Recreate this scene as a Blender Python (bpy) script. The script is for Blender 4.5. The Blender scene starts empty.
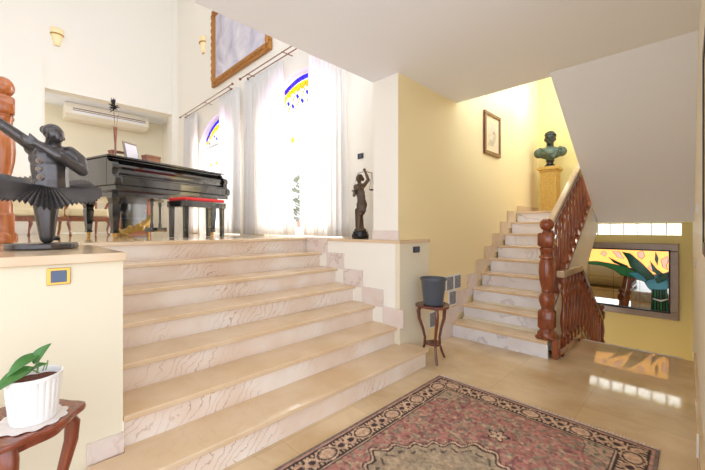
import bpy, bmesh, math, random
from math import sin, cos, pi, sqrt, radians as R
from mathutils import Vector, Matrix
random.seed(7)
sc = bpy.context.scene
COL = sc.collection
# ------------------------------------------------------------------ materials
def lin(c):
    return tuple(((v/255)/12.92 if v/255 <= .04045 else ((v/255+.055)/1.055)**2.4) for v in c)
def new_mat(name):
    m = bpy.data.materials.new(name); m.use_nodes = True
    nt = m.node_tree
    return m, nt, nt.nodes['Principled BSDF']
def N(nt, typ, **kw):
    n = nt.nodes.new(typ)
    for k, v in kw.items():
        setattr(n, k, v)
    return n
def plain(name, rgb, rough=.5, metal=0, bump=0, bscale=40, coat=0, var=0, spec=None):
    m, nt, b = new_mat(name)
    c = (*lin(rgb), 1)
    b.inputs['Base Color'].default_value = c
    b.inputs['Roughness'].default_value = rough
    b.inputs['Metallic'].default_value = metal
    if spec is not None: b.inputs['Specular IOR Level'].default_value = spec
    if coat:
        b.inputs['Coat Weight'].default_value = coat; b.inputs['Coat Roughness'].default_value = .08
    tc = N(nt, 'ShaderNodeTexCoord')
    nz = N(nt, 'ShaderNodeTexNoise'); nz.inputs['Scale'].default_value = bscale; nz.inputs['Detail'].default_value = 4
    nt.links.new(tc.outputs['Object'], nz.inputs['Vector'])
    if var:
        mx = N(nt, 'ShaderNodeMix', data_type='RGBA')
        mx.inputs['A'].default_value = tuple(v*(1-var) for v in c[:3])+(1,)
        mx.inputs['B'].default_value = tuple(min(1, v*(1+var)) for v in c[:3])+(1,)
        nt.links.new(nz.outputs['Fac'], mx.inputs['Factor']); nt.links.new(mx.outputs['Result'], b.inputs['Base Color'])
    if bump:
        bp = N(nt, 'ShaderNodeBump'); bp.inputs['Strength'].default_value = bump; bp.inputs['Distance'].default_value = .01
        nt.links.new(nz.outputs['Fac'], bp.inputs['Height']); nt.links.new(bp.outputs['Normal'], b.inputs['Normal'])
    return m
def ramp(nt, stops):
    r = N(nt, 'ShaderNodeValToRGB'); e = r.color_ramp.elements
    while len(e) < len(stops): e.new(.5)
    for i, (p, c) in enumerate(stops):
        e[i].position = p; e[i].color = (*lin(c), 1)
    return r
def marble(name, base, dark, vein, rough=.15, scale=5, rot=(0, .6, .4), amount=.45, tile=None, width=.12, mask=(.42, .62)):
    """cloudy stone with distorted diagonal veins; optional square tiles of slightly different tone"""
    m, nt, b = new_mat(name)
    L = nt.links.new
    tc = N(nt, 'ShaderNodeTexCoord')
    mp = N(nt, 'ShaderNodeMapping'); mp.inputs['Rotation'].default_value = rot
    L(tc.outputs['Object'], mp.inputs['Vector'])
    n1 = N(nt, 'ShaderNodeTexNoise'); n1.inputs['Scale'].default_value = 2.2; n1.inputs['Detail'].default_value = 6
    L(mp.outputs['Vector'], n1.inputs['Vector'])
    r1 = ramp(nt, [(.35, dark), (.62, base)]); L(n1.outputs['Fac'], r1.inputs['Fac'])
    w = N(nt, 'ShaderNodeTexWave'); w.inputs['Scale'].default_value = scale; w.inputs['Distortion'].default_value = 11
    w.inputs['Detail'].default_value = 4; w.inputs['Detail Scale'].default_value = 1.3
    L(mp.outputs['Vector'], w.inputs['Vector'])
    r2 = ramp(nt, [(0, (255, 255, 255)), (width, (0, 0, 0))]); L(w.outputs['Fac'], r2.inputs['Fac'])
    n2 = N(nt, 'ShaderNodeTexNoise'); n2.inputs['Scale'].default_value = 1.7; L(tc.outputs['Object'], n2.inputs['Vector'])
    r3 = ramp(nt, [(mask[0], (0, 0, 0)), (mask[1], (255, 255, 255))]); L(n2.outputs['Fac'], r3.inputs['Fac'])
    mu = N(nt, 'ShaderNodeMath', operation='MULTIPLY'); L(r2.outputs['Color'], mu.inputs[0]); L(r3.outputs['Color'], mu.inputs[1])
    mu2 = N(nt, 'ShaderNodeMath', operation='MULTIPLY'); L(mu.outputs[0], mu2.inputs[0]); mu2.inputs[1].default_value = amount
    mx = N(nt, 'ShaderNodeMix', data_type='RGBA'); L(mu2.outputs[0], mx.inputs['Factor'])
    L(r1.outputs['Color'], mx.inputs['A']); mx.inputs['B'].default_value = (*lin(vein), 1)
    out = mx.outputs['Result']
    if tile:
        br = N(nt, 'ShaderNodeTexBrick'); br.offset = 0; br.inputs['Scale'].default_value = 1
        br.inputs['Brick Width'].default_value = tile; br.inputs['Row Height'].default_value = tile
        br.inputs['Mortar Size'].default_value = .0018; br.inputs['Color1'].default_value = (.92, .92, .92, 1)
        br.inputs['Color2'].default_value = (1.06, 1.05, 1.04, 1); br.inputs['Mortar'].default_value = (.78, .76, .72, 1)
        L(tc.outputs['Object'], br.inputs['Vector'])
        m3 = N(nt, 'ShaderNodeMix', data_type='RGBA', blend_type='MULTIPLY'); m3.inputs['Factor'].default_value = 1
        L(out, m3.inputs['A']); L(br.outputs['Color'], m3.inputs['B']); out = m3.outputs['Result']
    L(out, b.inputs['Base Color'])
    b.inputs['Roughness'].default_value = rough
    return m
def wood(name, c1, c2, rough=.22, scale=6, rot=(0, 0, 0), coat=.4):
    m, nt, b = new_mat(name)
    L = nt.links.new
    tc = N(nt, 'ShaderNodeTexCoord'); mp = N(nt, 'ShaderNodeMapping')
    mp.inputs['Scale'].default_value = (6, 6, .8); mp.inputs['Rotation'].default_value = rot
    L(tc.outputs['Object'], mp.inputs['Vector'])
    nz = N(nt, 'ShaderNodeTexNoise'); nz.inputs['Scale'].default_value = scale; nz.inputs['Detail'].default_value = 5
    L(mp.outputs['Vector'], nz.inputs['Vector'])
    r = ramp(nt, [(.3, c1), (.7, c2)]); L(nz.outputs['Fac'], r.inputs['Fac']); L(r.outputs['Color'], b.inputs['Base Color'])
    b.inputs['Roughness'].default_value = rough
    b.inputs['Coat Weight'].default_value = coat; b.inputs['Coat Roughness'].default_value = .1
    return m
def glass(name, rgb=(255, 255, 255), mixf=.12, rough=.02):
    m, nt, b = new_mat(name)
    t = N(nt, 'ShaderNodeBsdfTransparent'); t.inputs['Color'].default_value = (*lin(rgb), 1)
    g = N(nt, 'ShaderNodeBsdfGlossy'); g.inputs['Roughness'].default_value = rough
    x = N(nt, 'ShaderNodeMixShader'); x.inputs['Fac'].default_value = mixf
    nt.links.new(t.outputs[0], x.inputs[1]); nt.links.new(g.outputs[0], x.inputs[2])
    nt.links.new(x.outputs[0], nt.nodes['Material Output'].inputs['Surface'])
    return m
def sheer(name, rgb, transp=.2, trans=.55):
    m, nt, b = new_mat(name)
    c = (*lin(rgb), 1)
    d = N(nt, 'ShaderNodeBsdfDiffuse'); d.inputs['Color'].default_value = c
    t = N(nt, 'ShaderNodeBsdfTranslucent'); t.inputs['Color'].default_value = c
    x = N(nt, 'ShaderNodeMixShader'); x.inputs['Fac'].default_value = trans
    nt.links.new(d.outputs[0], x.inputs[1]); nt.links.new(t.outputs[0], x.inputs[2])
    tr = N(nt, 'ShaderNodeBsdfTransparent')
    y = N(nt, 'ShaderNodeMixShader'); y.inputs['Fac'].default_value = transp
    nt.links.new(x.outputs[0], y.inputs[1]); nt.links.new(tr.outputs[0], y.inputs[2])
    nt.links.new(y.outputs[0], nt.nodes['Material Output'].inputs['Surface'])
    return m
def emit(name, rgb, strength, rough=.3):
    m, nt, b = new_mat(name)
    b.inputs['Base Color'].default_value = (*lin(rgb), 1); b.inputs['Roughness'].default_value = rough
    b.inputs['Emission Color'].default_value = (*lin(rgb), 1); b.inputs['Emission Strength'].default_value = strength
    return m

M = {}
M['cream'] = plain('cream_paint', (233, 223, 197), .6, bump=.04, bscale=60)
M['bright'] = plain('pale_wall_paint', (248, 243, 232), .6, bump=.04, bscale=60)
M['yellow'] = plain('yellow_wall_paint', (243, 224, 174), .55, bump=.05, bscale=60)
M['yellowfar'] = plain('yellow_wall_paint_warm_lit', (228, 210, 140), .55, bump=.05, bscale=60)  # same paint as the stair wall, with warm light put into the colour
M['white'] = plain('ceiling_paint', (243, 246, 253), .7, bump=.03, bscale=50)
M['floor'] = marble('beige_marble_tiles', (226, 202, 165), (206, 176, 134), (178, 140, 98), rough=.04, scale=2.5, amount=.14, tile=.6, rot=(.2, .3, .1))
M['landing'] = marble('landing_marble', (226, 204, 172), (210, 184, 146), (176, 140, 100), rough=.06, scale=2.5, amount=.3, tile=.6, rot=(.2, .3, .1))
M['tread'] = marble('tread_marble', (228, 203, 170), (216, 185, 146), (196, 160, 122), rough=.16, scale=4, amount=.12, rot=(.3, .2, .5))
M['riser'] = marble('veined_riser_marble', (238, 226, 214), (226, 202, 180), (168, 122, 96), rough=.16, scale=6.5, rot=(0, -.6, .15), amount=.6, width=.05, mask=(.45, .60))
M['riserw'] = marble('white_riser_marble', (244, 243, 246), (230, 224, 224), (186, 170, 176), rough=.16, scale=2.6, rot=(.7, .3, .2), amount=.5)
M['skirt'] = marble('skirting_marble', (232, 220, 212), (222, 202, 190), (190, 154, 140), rough=.2, scale=3, rot=(.4, -.5, .1), amount=.5)
M['skirtb'] = marble('beige_skirting_marble', (226, 204, 170), (212, 186, 150), (190, 156, 120), rough=.2, scale=3, amount=.3)
M['rail'] = marble('handrail_marble', (214, 186, 152), (196, 166, 132), (170, 130, 96), rough=.12, scale=3, amount=.3)
M['mahog'] = wood('mahogany', (122, 58, 32), (160, 86, 50), .18)
M['mahog2'] = wood('dark_mahogany', (92, 40, 24), (128, 62, 36), .2)
M['honey'] = wood('orange_varnished_wood', (158, 82, 36), (188, 112, 58), .22)
M['table'] = wood('table_veneer', (112, 50, 30), (146, 74, 46), .2)
M['stool'] = wood('stool_wood', (92, 44, 30), (122, 62, 42), .25)
M['brown'] = wood('brown_wood', (120, 66, 40), (152, 90, 58), .3)
M['gilt'] = plain('carved_gilt', (178, 122, 58), .38, .45, bump=.5, bscale=60, var=.25)
M['gold'] = plain('gold_leaf', (196, 160, 84), .4, .4, bump=.5, bscale=30, var=.3)
M['black'] = plain('black_lacquer', (12, 12, 14), .08, coat=1)
M['bronze'] = plain('dark_bronze', (92, 88, 88), .27, .65, bump=.15, bscale=25, var=.25)
M['bronze2'] = plain('brown_bronze', (98, 80, 64), .38, .6, bump=.15, bscale=40, var=.35)
M['robe'] = plain('dark_brown_bronze', (80, 64, 50), .4, .5, bump=.15, bscale=40, var=.3)
M['verdigris'] = plain('green_bronze', (84, 98, 82), .5, .4, bump=.2, bscale=30, var=.45)
M['darkhead'] = plain('dark_green_bronze', (46, 52, 46), .4, .5, bump=.2, bscale=30, var=.4)
M['darkstone'] = plain('black_stone', (26, 26, 28), .2)
M['red'] = plain('red_velvet', (206, 44, 44), .8, bump=.2, bscale=200)
M['potgrey'] = plain('slate_plastic', (82, 88, 98), .38)
M['white_plastic'] = plain('white_plastic', (240, 240, 240), .35)
M['whitepot'] = plain('white_ceramic', (244, 242, 240), .3)
M['ac'] = plain('air_conditioner_shell', (240, 232, 214), .4)
M['acdark'] = plain('vent_shadow_grey', (150, 134, 126), .5)
M['soil'] = plain('potting_soil', (104, 58, 40), .9, bump=1, bscale=90, var=.4)
M['leaf'] = plain('leaf_green', (70, 120, 54), .3, bump=.1, bscale=30, var=.25)
M['stem'] = plain('stem_green', (130, 160, 88), .5)
M['lace'] = plain('white_lace', (238, 228, 222), .8, bump=.6, bscale=220)
M['steel'] = plain('brass', (214, 168, 84), .3, .8)
M['switch'] = plain('slate_switch', (84, 96, 120), .3, .2)
M['switchd'] = plain('dark_switch', (62, 54, 70), .3, .3)
M['fringe'] = plain('cotton_fringe', (222, 200, 186), .9)
M['pewter'] = plain('pewter_frame_wood', (150, 134, 122), .35, .3, var=.2, bscale=20)
M['mirror'] = plain('mirror_silver', (214, 214, 204), .02, 1)
M['lead'] = plain('lead_came', (38, 36, 36), .4, .4)
M['sheer'] = sheer('sheer_white_curtain', (250, 248, 246), .14, .5)
M['pane'] = glass('clear_glass', (255, 255, 255), .08)
M['frost'] = sheer('milky_glass_block', (245, 252, 255), .35, .85)
M['bluepane'] = glass('blue_tinted_glass', (120, 166, 200), .25, .05)
M['bluearc'] = glass('blue_stained_glass', (96, 84, 226), .05)
M['yellowarc'] = glass('yellow_stained_glass', (250, 218, 84), .05)
M['clearart'] = glass('white_art_glass', (238, 236, 250), .05)
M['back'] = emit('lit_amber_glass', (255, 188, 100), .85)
M['g_green'] = plain('green_art_glass', (26, 92, 66), .12, var=.3, bscale=14)
M['g_green2'] = plain('light_green_art_glass', (50, 132, 84), .12, var=.3, bscale=14)
M['g_cyan'] = plain('blue_art_glass', (70, 168, 206), .1, var=.3, bscale=14)
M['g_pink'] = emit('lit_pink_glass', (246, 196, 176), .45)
M['g_white'] = plain('white_art_band', (226, 232, 232), .2)
M['fabric'] = plain('ivory_upholstery', (232, 214, 172), .85, bump=.3, bscale=120)
M['lampglass'] = emit('sconce_glass', (250, 226, 176), .1)
M['paper'] = plain('photo_paper', (236, 232, 238), .3, var=.06, bscale=9)
M['foliage'] = plain('shrub_foliage', (44, 74, 36), .6, var=.3, bscale=8)
M['terrace'] = plain('terrace_stone', (214, 206, 196), .7)
M['frame_white'] = plain('white_joinery', (246, 246, 246), .35)
M['pebble'] = None
def painting_mat(name, stops, scale, seedv):
    m, nt, b = new_mat(name)
    tc = N(nt, 'ShaderNodeTexCoord'); mp = N(nt, 'ShaderNodeMapping'); mp.inputs['Location'].default_value = (seedv, seedv*2, 0)
    nt.links.new(tc.outputs['Object'], mp.inputs['Vector'])
    nz = N(nt, 'ShaderNodeTexNoise'); nz.inputs['Scale'].default_value = scale; nz.inputs['Detail'].default_value = 7; nz.inputs['Distortion'].default_value = .8
    nt.links.new(mp.outputs['Vector'], nz.inputs['Vector'])
    r = ramp(nt, stops); nt.links.new(nz.outputs['Fac'], r.inputs['Fac']); nt.links.new(r.outputs['Color'], b.inputs['Base Color'])
    b.inputs['Roughness'].default_value = .45
    return m
M['canvas'] = painting_mat('pale_canvas', [(.3, (168, 164, 184)), (.5, (206, 202, 216)), (.7, (232, 228, 234))], 2.2, 3)
M['print'] = painting_mat('sepia_print', [(.35, (150, 134, 110)), (.5, (206, 190, 160)), (.65, (226, 216, 190))], 9, 5)
M['tileart'] = painting_mat('grey_patterned_tile', [(.4, (104, 106, 114)), (.5, (158, 160, 166)), (.6, (118, 122, 130))], 40, 1)
# ------------------------------------------------------------------ mesh builder
class MB:
    def __init__(s): s.v = []; s.f = []
    def add(s, vs, fs):
        o = len(s.v); s.v += [tuple(v) for v in vs]; s.f += [tuple(i+o for i in f) for f in fs]; return s
    def box(s, x0, x1, y0, y1, z0, z1):
        return s.add([(x0,y0,z0),(x1,y0,z0),(x1,y1,z0),(x0,y1,z0),(x0,y0,z1),(x1,y0,z1),(x1,y1,z1),(x0,y1,z1)],
                     [(3,2,1,0),(4,5,6,7),(0,1,5,4),(1,2,6,5),(2,3,7,6),(3,0,4,7)])
    def prism(s, poly, axis, a0, a1):
        n = len(poly)
        if sum(poly[i][0]*poly[(i+1)%n][1]-poly[(i+1)%n][0]*poly[i][1] for i in range(n)) < 0: poly = poly[::-1]
        def P(p, a): return {'x': (a, p[0], p[1]), 'y': (p[0], a, p[1]), 'z': (p[0], p[1], a)}[axis]
        vs = [P(p, a0) for p in poly]+[P(p, a1) for p in poly]
        fs = [tuple(range(n))[::-1], tuple(range(n, 2*n))]+[(i, (i+1)%n, n+(i+1)%n, n+i) for i in range(n)]
        if axis == 'y': fs = [f[::-1] for f in fs]
        return s.add(vs, fs)
    def lathe(s, prof, c=(0,0,0), n=24):
        vs = []; fs = []
        for r, z in prof:
            for i in range(n):
                a = 2*pi*i/n; vs.append((c[0]+r*cos(a), c[1]+r*sin(a), c[2]+z))
        m = len(prof)
        for j in range(m-1):
            for i in range(n):
                k = (i+1) % n; fs.append((j*n+i, j*n+k, (j+1)*n+k, (j+1)*n+i))
        fs.append(tuple(range(n))[::-1]); fs.append(tuple(range((m-1)*n, m*n)))
        return s.add(vs, fs)
    def tube(s, pts, r, n=10, close=False):
        pts = [Vector(p) for p in pts]; k = len(pts)
        rr = r if isinstance(r, (list, tuple)) else [r]*k
        vs = []; fs = []; prev = None
        for i, p in enumerate(pts):
            t = (pts[min(i+1, k-1)]-pts[max(i-1, 0)])
            if close: t = pts[(i+1) % k]-pts[(i-1) % k]
            t.normalize()
            if prev is None:
                u = t.orthogonal().normalized()
            else:
                u = (prev-t*prev.dot(t))
                u = u.normalized() if u.length > 1e-6 else t.orthogonal().normalized()
            prev = u; w = t.cross(u)
            for j in range(n):
                a = 2*pi*j/n; vs.append(p+(u*cos(a)+w*sin(a))*rr[i])
        for i in range(k-1 if not close else k):
            for j in range(n):
                a = i*n+j; b = i*n+(j+1) % n; i2 = (i+1) % k
                fs.append((a, b, i2*n+(j+1) % n, i2*n+j))
        if not close:
            fs.append(tuple(range(n))[::-1]); fs.append(tuple(range((k-1)*n, k*n)))
        return s.add(vs, fs)
    def sphere(s, c, r, nu=20, nv=12):
        if not isinstance(r, (tuple, list)): r = (r, r, r)
        vs = [(c[0], c[1], c[2]-r[2])]; fs = []
        for j in range(1, nv):
            ph = -pi/2+pi*j/nv
            for i in range(nu):
                a = 2*pi*i/nu; vs.append((c[0]+r[0]*cos(ph)*cos(a), c[1]+r[1]*cos(ph)*sin(a), c[2]+r[2]*sin(ph)))
        vs.append((c[0], c[1], c[2]+r[2])); top = len(vs)-1
        for i in range(nu):
            k = (i+1) % nu
            fs.append((0, 1+k, 1+i)); fs.append((top, 1+(nv-2)*nu+i, 1+(nv-2)*nu+k))
            for j in range(nv-2):
                fs.append((1+j*nu+i, 1+j*nu+k, 1+(j+1)*nu+k, 1+(j+1)*nu+i))
        return s.add(vs, fs)
    def cap(s, p, q, r0, r1, n=12):
        p = Vector(p); q = Vector(q); d = q-p
        pts = []; rs = []
        u = d.normalized()
        for k in range(5):
            a = pi/2*(1-k/4*.98); pts.append(p-u*r0*sin(a)*.98); rs.append(max(.0005, r0*cos(a)))
        for k in range(1, 4): pts.append(p+d*k/4); rs.append(r0+(r1-r0)*k/4)
        for k in range(5):
            a = pi/2*(k/4*.98+.02); pts.append(q+u*r1*sin(a)*.98); rs.append(max(.0005, r1*cos(a)))
        return s.tube(pts, rs, n)
    def grid(s, fn, nu, nv, closed=False):
        vs = [fn(i/(nu if closed else nu-1), j/(nv-1)) for j in range(nv) for i in range(nu)]
        fs = []
        for j in range(nv-1):
            for i in range(nu if closed else nu-1):
                k = (i+1) % nu; fs.append((j*nu+i, j*nu+k, (j+1)*nu+k, (j+1)*nu+i))
        return s.add(vs, fs)
    def build(s, name, mat, parent=None, bevel=0, smooth=False, solid=0, voxel=0, angle=40, sub=0):
        me = bpy.data.meshes.new(name); me.from_pydata(s.v, [], s.f); me.update()
        me.materials.append(mat)
        if smooth or voxel:
            for p in me.polygons: p.use_smooth = True
            if not voxel: me.set_sharp_from_angle(angle=R(angle))
        o = bpy.data.objects.new(name, me); COL.objects.link(o)
        if parent: o.parent = parent
        if solid:
            md = o.modifiers.new('Solidify', 'SOLIDIFY'); md.thickness = solid; md.offset = 0
        if voxel:
            md = o.modifiers.new('Remesh', 'REMESH'); md.mode = 'VOXEL'; md.voxel_size = voxel; md.use_smooth_shade = True
            md = o.modifiers.new('Smooth', 'SMOOTH'); md.iterations = 3; md.factor = .5
        if bevel:
            md = o.modifiers.new('Bevel', 'BEVEL'); md.width = bevel; md.segments = 2; md.limit_method = 'ANGLE'; md.angle_limit = R(40)
        if sub:
            md = o.modifiers.new('Subdivision', 'SUBSURF'); md.levels = sub; md.render_levels = sub
        return o
def tag(o, label, cat, group=None, kind=None):
    o['label'] = label; o['category'] = cat
    if group: o['group'] = group
    if kind: o['kind'] = kind
    return o
def thing(name, label, cat, loc=(0,0,0), rz=0, group=None):
    o = bpy.data.objects.new(name, None); COL.objects.link(o); o.empty_display_size = .1
    o.location = loc; o.rotation_euler = (0, 0, rz)
    return tag(o, label, cat, group)
def struct(mb, name, mat, label=None, cat=None, parent=None, **kw):
    o = mb.build(name, mat, parent, **kw); o['kind'] = 'structure'
    if label and not parent: o['label'] = label; o['category'] = cat
    return o
def dup(root, loc, rz, label):
    r = root.copy(); COL.objects.link(r); r.location = loc; r.rotation_euler = (0, 0, rz); r['label'] = label
    for ch in list(root.children):
        c = ch.copy(); COL.objects.link(c); c.parent = r
        for g in ch.children:
            d = g.copy(); COL.objects.link(d); d.parent = c
    return r
# ------------------------------------------------------------------ dimensions
RS = .17; ZL = 1.19; ZC = 2.87            # main riser, living-room level, hall ceiling
XL, XR = .42, 2.72                        # sides of the wide stair
NY = [1.80+.29*i for i in range(6)]+[3.53] # nosings of the wide stair
YW = 2.12                                 # yellow wall face
XF = 7.05                                 # far wall face
XW = 3.2; YB = 9.8; YA = 11.0             # window wall, living-room back wall, recess wall
ZT = 7.6
RF = .176; X1 = 3.80; GO = .268; YS0, YS1 = 1.06, 2.10
XE = 4.78                                 # floor edge at the stairs down
ZB = -1.75
def ywall(x): return -.035+(x-2.3)*.0179
# ------------------------------------------------------------------ setting
m = MB(); m.box(-2.6, XE, -2.2, YW, -.22, 0); struct(m, 'floor', M['floor'], 'polished beige marble floor of the lower hall', 'floor')
m = MB(); m.box(XE-.2, XF+.2, -.3, YW+.1, ZB-.1, ZB); struct(m, 'floor', M['floor'], 'floor at the foot of the descending stairs', 'floor')
m = MB(); m.box(-3.2, XW+.05, NY[6]+.06, YA, ZL-.2, ZL-.002); m.box(XR+.06, XW+.05, YW+.34, NY[6]+.06, ZL-.04, ZL-.002); m.box(-3.2, XL-.01, 3.225, NY[6]+.06, ZL-.04, ZL-.002)
struct(m, 'floor', M['landing'], 'polished marble floor of the raised living room', 'floor')
# pedestal wall to the left of the wide stair
m = MB(); m.box(-2.6, XL, 2.09, 3.3, 0, ZL-.045); struct(m, 'wall_left', M['cream'], 'cream half wall beside the wide marble stair under the dancer statue', 'wall')
m = MB(); m.box(-2.6, XL+.012, 2.065, 3.22, ZL-.044, ZL); struct(m, 'trim_1', M['tread'], 'marble capping slab on the half wall under the dancer', 'trim', bevel=.005)
m = MB(); m.box(.27, XL, 2.07, 2.09, RS+.001, RS+.10); m.box(-2.6, .27, 2.07, 2.09, 0, .09); struct(m, 'baseboard_left', M['skirt'], 'veined marble baseboard at the foot of the cream half wall', 'baseboard')
# right bounding wall of the wide stair, pillar and yellow wall
m = MB(); m.box(XR, XR+.05, YW+.0005, NY[6]+.05, 0, ZL-.0305); struct(m, 'wall_right', M['bright'], 'white side wall of the wide stair under the ledge', 'wall')
m = MB(); m.box(XR, 3.24, 2.065, YW, 0, ZL-.0305); struct(m, 'wall_pier', M['cream'], 'low cream pier at the foot of the yellow wall with switch', 'wall')
m = MB(); m.prism([(XR-.012, 2.055), (3.25, 2.055), (3.25, YW+.0), (XR+.05, YW), (XR+.05, NY[6]), (XR-.012, NY[6])], 'z', ZL-.03, ZL); struct(m, 'trim_2', M['tread'], 'thin marble ledge slab on the low pier and side wall', 'trim')
m = MB()
m.box(2.77, XF, YW, YW+.33, ZL-.03, ZC+.28); m.box(3.0, XF, YW, YW+.33, ZB, ZL-.03); m.box(3.0, XF, YW, YW+.2, ZC+.28, 5.6)
m.box(2.77, 3.0, YW, YW+.33, 0, ZL-.03)
struct(m, 'wall_stairs', M['yellow'], 'yellow wall rising beside the ascending stairs', 'wall')
m = MB(); m.box(2.755, 2.77, YW-.012, 2.462, ZL+.001, ZL+.10); struct(m, 'baseboard_pillar', M['skirt'], 'marble skirting at the foot of the white pillar face', 'baseboard')
m = MB(); m.box(2.766, 2.7695, YW+.001, YW+.329, ZL+.1, ZC); struct(m, 'wall_pillar', M['bright'], 'pillar side beside the statue niche, coloured paler for the light on it', 'wall')  # pale sheet over the yellow pillar end; the light on it is in the colour
# far wall of the stairwell with a slot for the glass blocks
GB0, GBN, GBP, GZ0, GZ1 = .162, 7, .172, 1.205, 1.381
m = MB(); g1 = GB0+GBN*GBP
m.box(XF, XF+.2, -.4, YW+.3, ZB, GZ0); m.box(XF, XF+.2, -.4, YW+.3, GZ1, 5.6); m.box(XF, XF+.2, -.4, GB0, GZ0, GZ1); m.box(XF, XF+.2, g1, YW+.3, GZ0, GZ1)
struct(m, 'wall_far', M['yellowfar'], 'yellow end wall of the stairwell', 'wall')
w3 = bpy.data.objects.new('window_3', None); COL.objects.link(w3); w3['kind'] = 'structure'; w3['label'] = 'row of white glass blocks above the stained glass mirror'; w3['category'] = 'window'
for k in range(GBN):
    m = MB(); y = GB0+k*GBP; m.box(XF+.02, XF+.1, y+.007, y+GBP-.007, GZ0+.004, GZ1-.004); m.build('glass_block', M['frost'], w3, bevel=.008)
m = MB()
for k in range(GBN+1): y = GB0+k*GBP; m.box(XF+.015, XF+.1, y-.007, y+.007, GZ0, GZ1)
m.build('mortar_joint', M['white_plastic'], w3)
# right wall
m = MB(); m.prism([(1.95, ywall(1.95)), (XF, ywall(XF)), (XF, -.3), (1.95, -.3)], 'z', ZB, 3.2); struct(m, 'wall_hall', M['bright'], 'cream wall along the far side of the hall seen almost edge on', 'wall')
m = MB(); m.box(1.95, 2.15, -2.2, -.301, 0, ZC); struct(m, 'wall_return', M['bright'], 'pale return wall at the near end of the hall wall', 'wall')
m = MB(); m.prism([(1.95, ywall(1.95)+.02), (XE, ywall(XE)+.02), (XE, ywall(XE)), (1.95, ywall(1.95))], 'z', 0, .09); struct(m, 'baseboard_hall', M['skirtb'], 'beige marble baseboard along the hall wall', 'baseboard')
# ceiling of the hall, soffit of the upper flight, landing
m = MB(); m.box(-2.6, 2.765, -2.2, 2.455, ZC, ZC+.28); m.box(2.765, 3.96, -2.2, YW, ZC, ZC+.275); struct(m, 'ceiling', M['white'], 'flat white ceiling over the lower hall', 'ceiling')
ZLd = 9*RF
m = MB(); m.prism([(3.84, ZC+.003), (6.2, 1.40), (XF, 1.40), (XF, ZLd-.04), (5.98, ZLd-.04), (3.84, ZC+.28)], 'y', -.08, 1.05)
struct(m, 'ceiling_stairs', M['white'], 'sloping white underside of the upper stair flight', 'ceiling')
m = MB(); m.box(5.995, XF, 1.062, YW, 1.40, ZLd-.03); struct(m, 'ceiling_landing', M['white'], 'underside of the half landing', 'ceiling')
m = MB(); m.box(5.93, XF, 1.052, YW-.02, ZLd-.03, ZLd); m.box(6.3, XF, 0.1, 1.052, ZLd-.03, ZLd); struct(m, 'floor_landing', M['tread'], 'marble half landing under the green bust', 'floor')
m = MB(); m.box(5.98, XF-.002, YW-.02, YW-.001, ZLd, ZLd+.1); m.box(XF-.02, XF-.001, 1.1, YW-.02, ZLd, ZLd+.1); struct(m, 'baseboard_landing', M['skirtb'], 'beige marble skirting round the half landing', 'baseboard')
# living room shell
wn = [(3.4, 5.4), (6.3, 8.3)]; WZ1 = 3.76
m = MB(); x0, x1 = XW, XW+.3
ys = [YW+.33, wn[0][0], wn[0][1], wn[1][0], wn[1][1], YA]
for a, b in ((0,1),(2,3),(4,5)): m.box(x0, x1, ys[a], ys[b], ZL-.2, ZT)
for a, b in wn:
    R_ = 1.26; c = (a+b)/2
    pts = [(a, ZT), (a, WZ1-.42)]+[(c+(b-a)/2*(2*i/16-1), WZ1-R_+sqrt(R_**2-((b-a)/2*(2*i/16-1))**2)) for i in range(17)]+[(b, WZ1-.42), (b, ZT)]
    pts = [(a, ZT)]+[p for p in pts[2:-2]]+[(b, ZT)]
    m.prism(pts, 'x', x0, x1)
struct(m, 'wall_windows', M['bright'], 'tall pale wall with two arched french windows', 'wall')
m = MB(); m.box(-3.2, .56, YB, YB+.3, ZL, ZT); m.box(3.06, XW, YB-.02, YB+.3, ZL, ZT); m.box(.56, 3.06, YB, YB+.3, 4.3, ZT); struct(m, 'wall_back', M['bright'], 'tall pale back wall of the living room above the recess', 'wall')
m = MB(); m.box(-3.2, .52, YB-.1, YB-.001, ZL, 4.95); struct(m, 'wall_niche', M['bright'], 'pale projecting wall face beside the recess', 'wall')
m = MB(); m.box(-.6, XW, YA, YA+.2, ZL, 4.6); struct(m, 'wall_recess', M['cream'], 'cream end wall of the recess behind the piano', 'wall')
m = MB(); m.box(-.6, XW, YB+.3, YA, 4.3, 4.6); struct(m, 'ceiling_recess', M['white'], 'low white ceiling of the recess with the air conditioner', 'ceiling')
m = MB(); m.box(-3.4, XW+.3, -2.2, YA+.2, ZT, ZT+.2); struct(m, 'ceiling_living', M['white'], 'high ceiling of the living room', 'ceiling')
m = MB(); m.box(-3.4, -3.2, 2.0, YA+.2, ZL-.2, ZT); struct(m, 'wall_living', M['bright'], 'pale left wall of the living room outside the view', 'wall')
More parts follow.
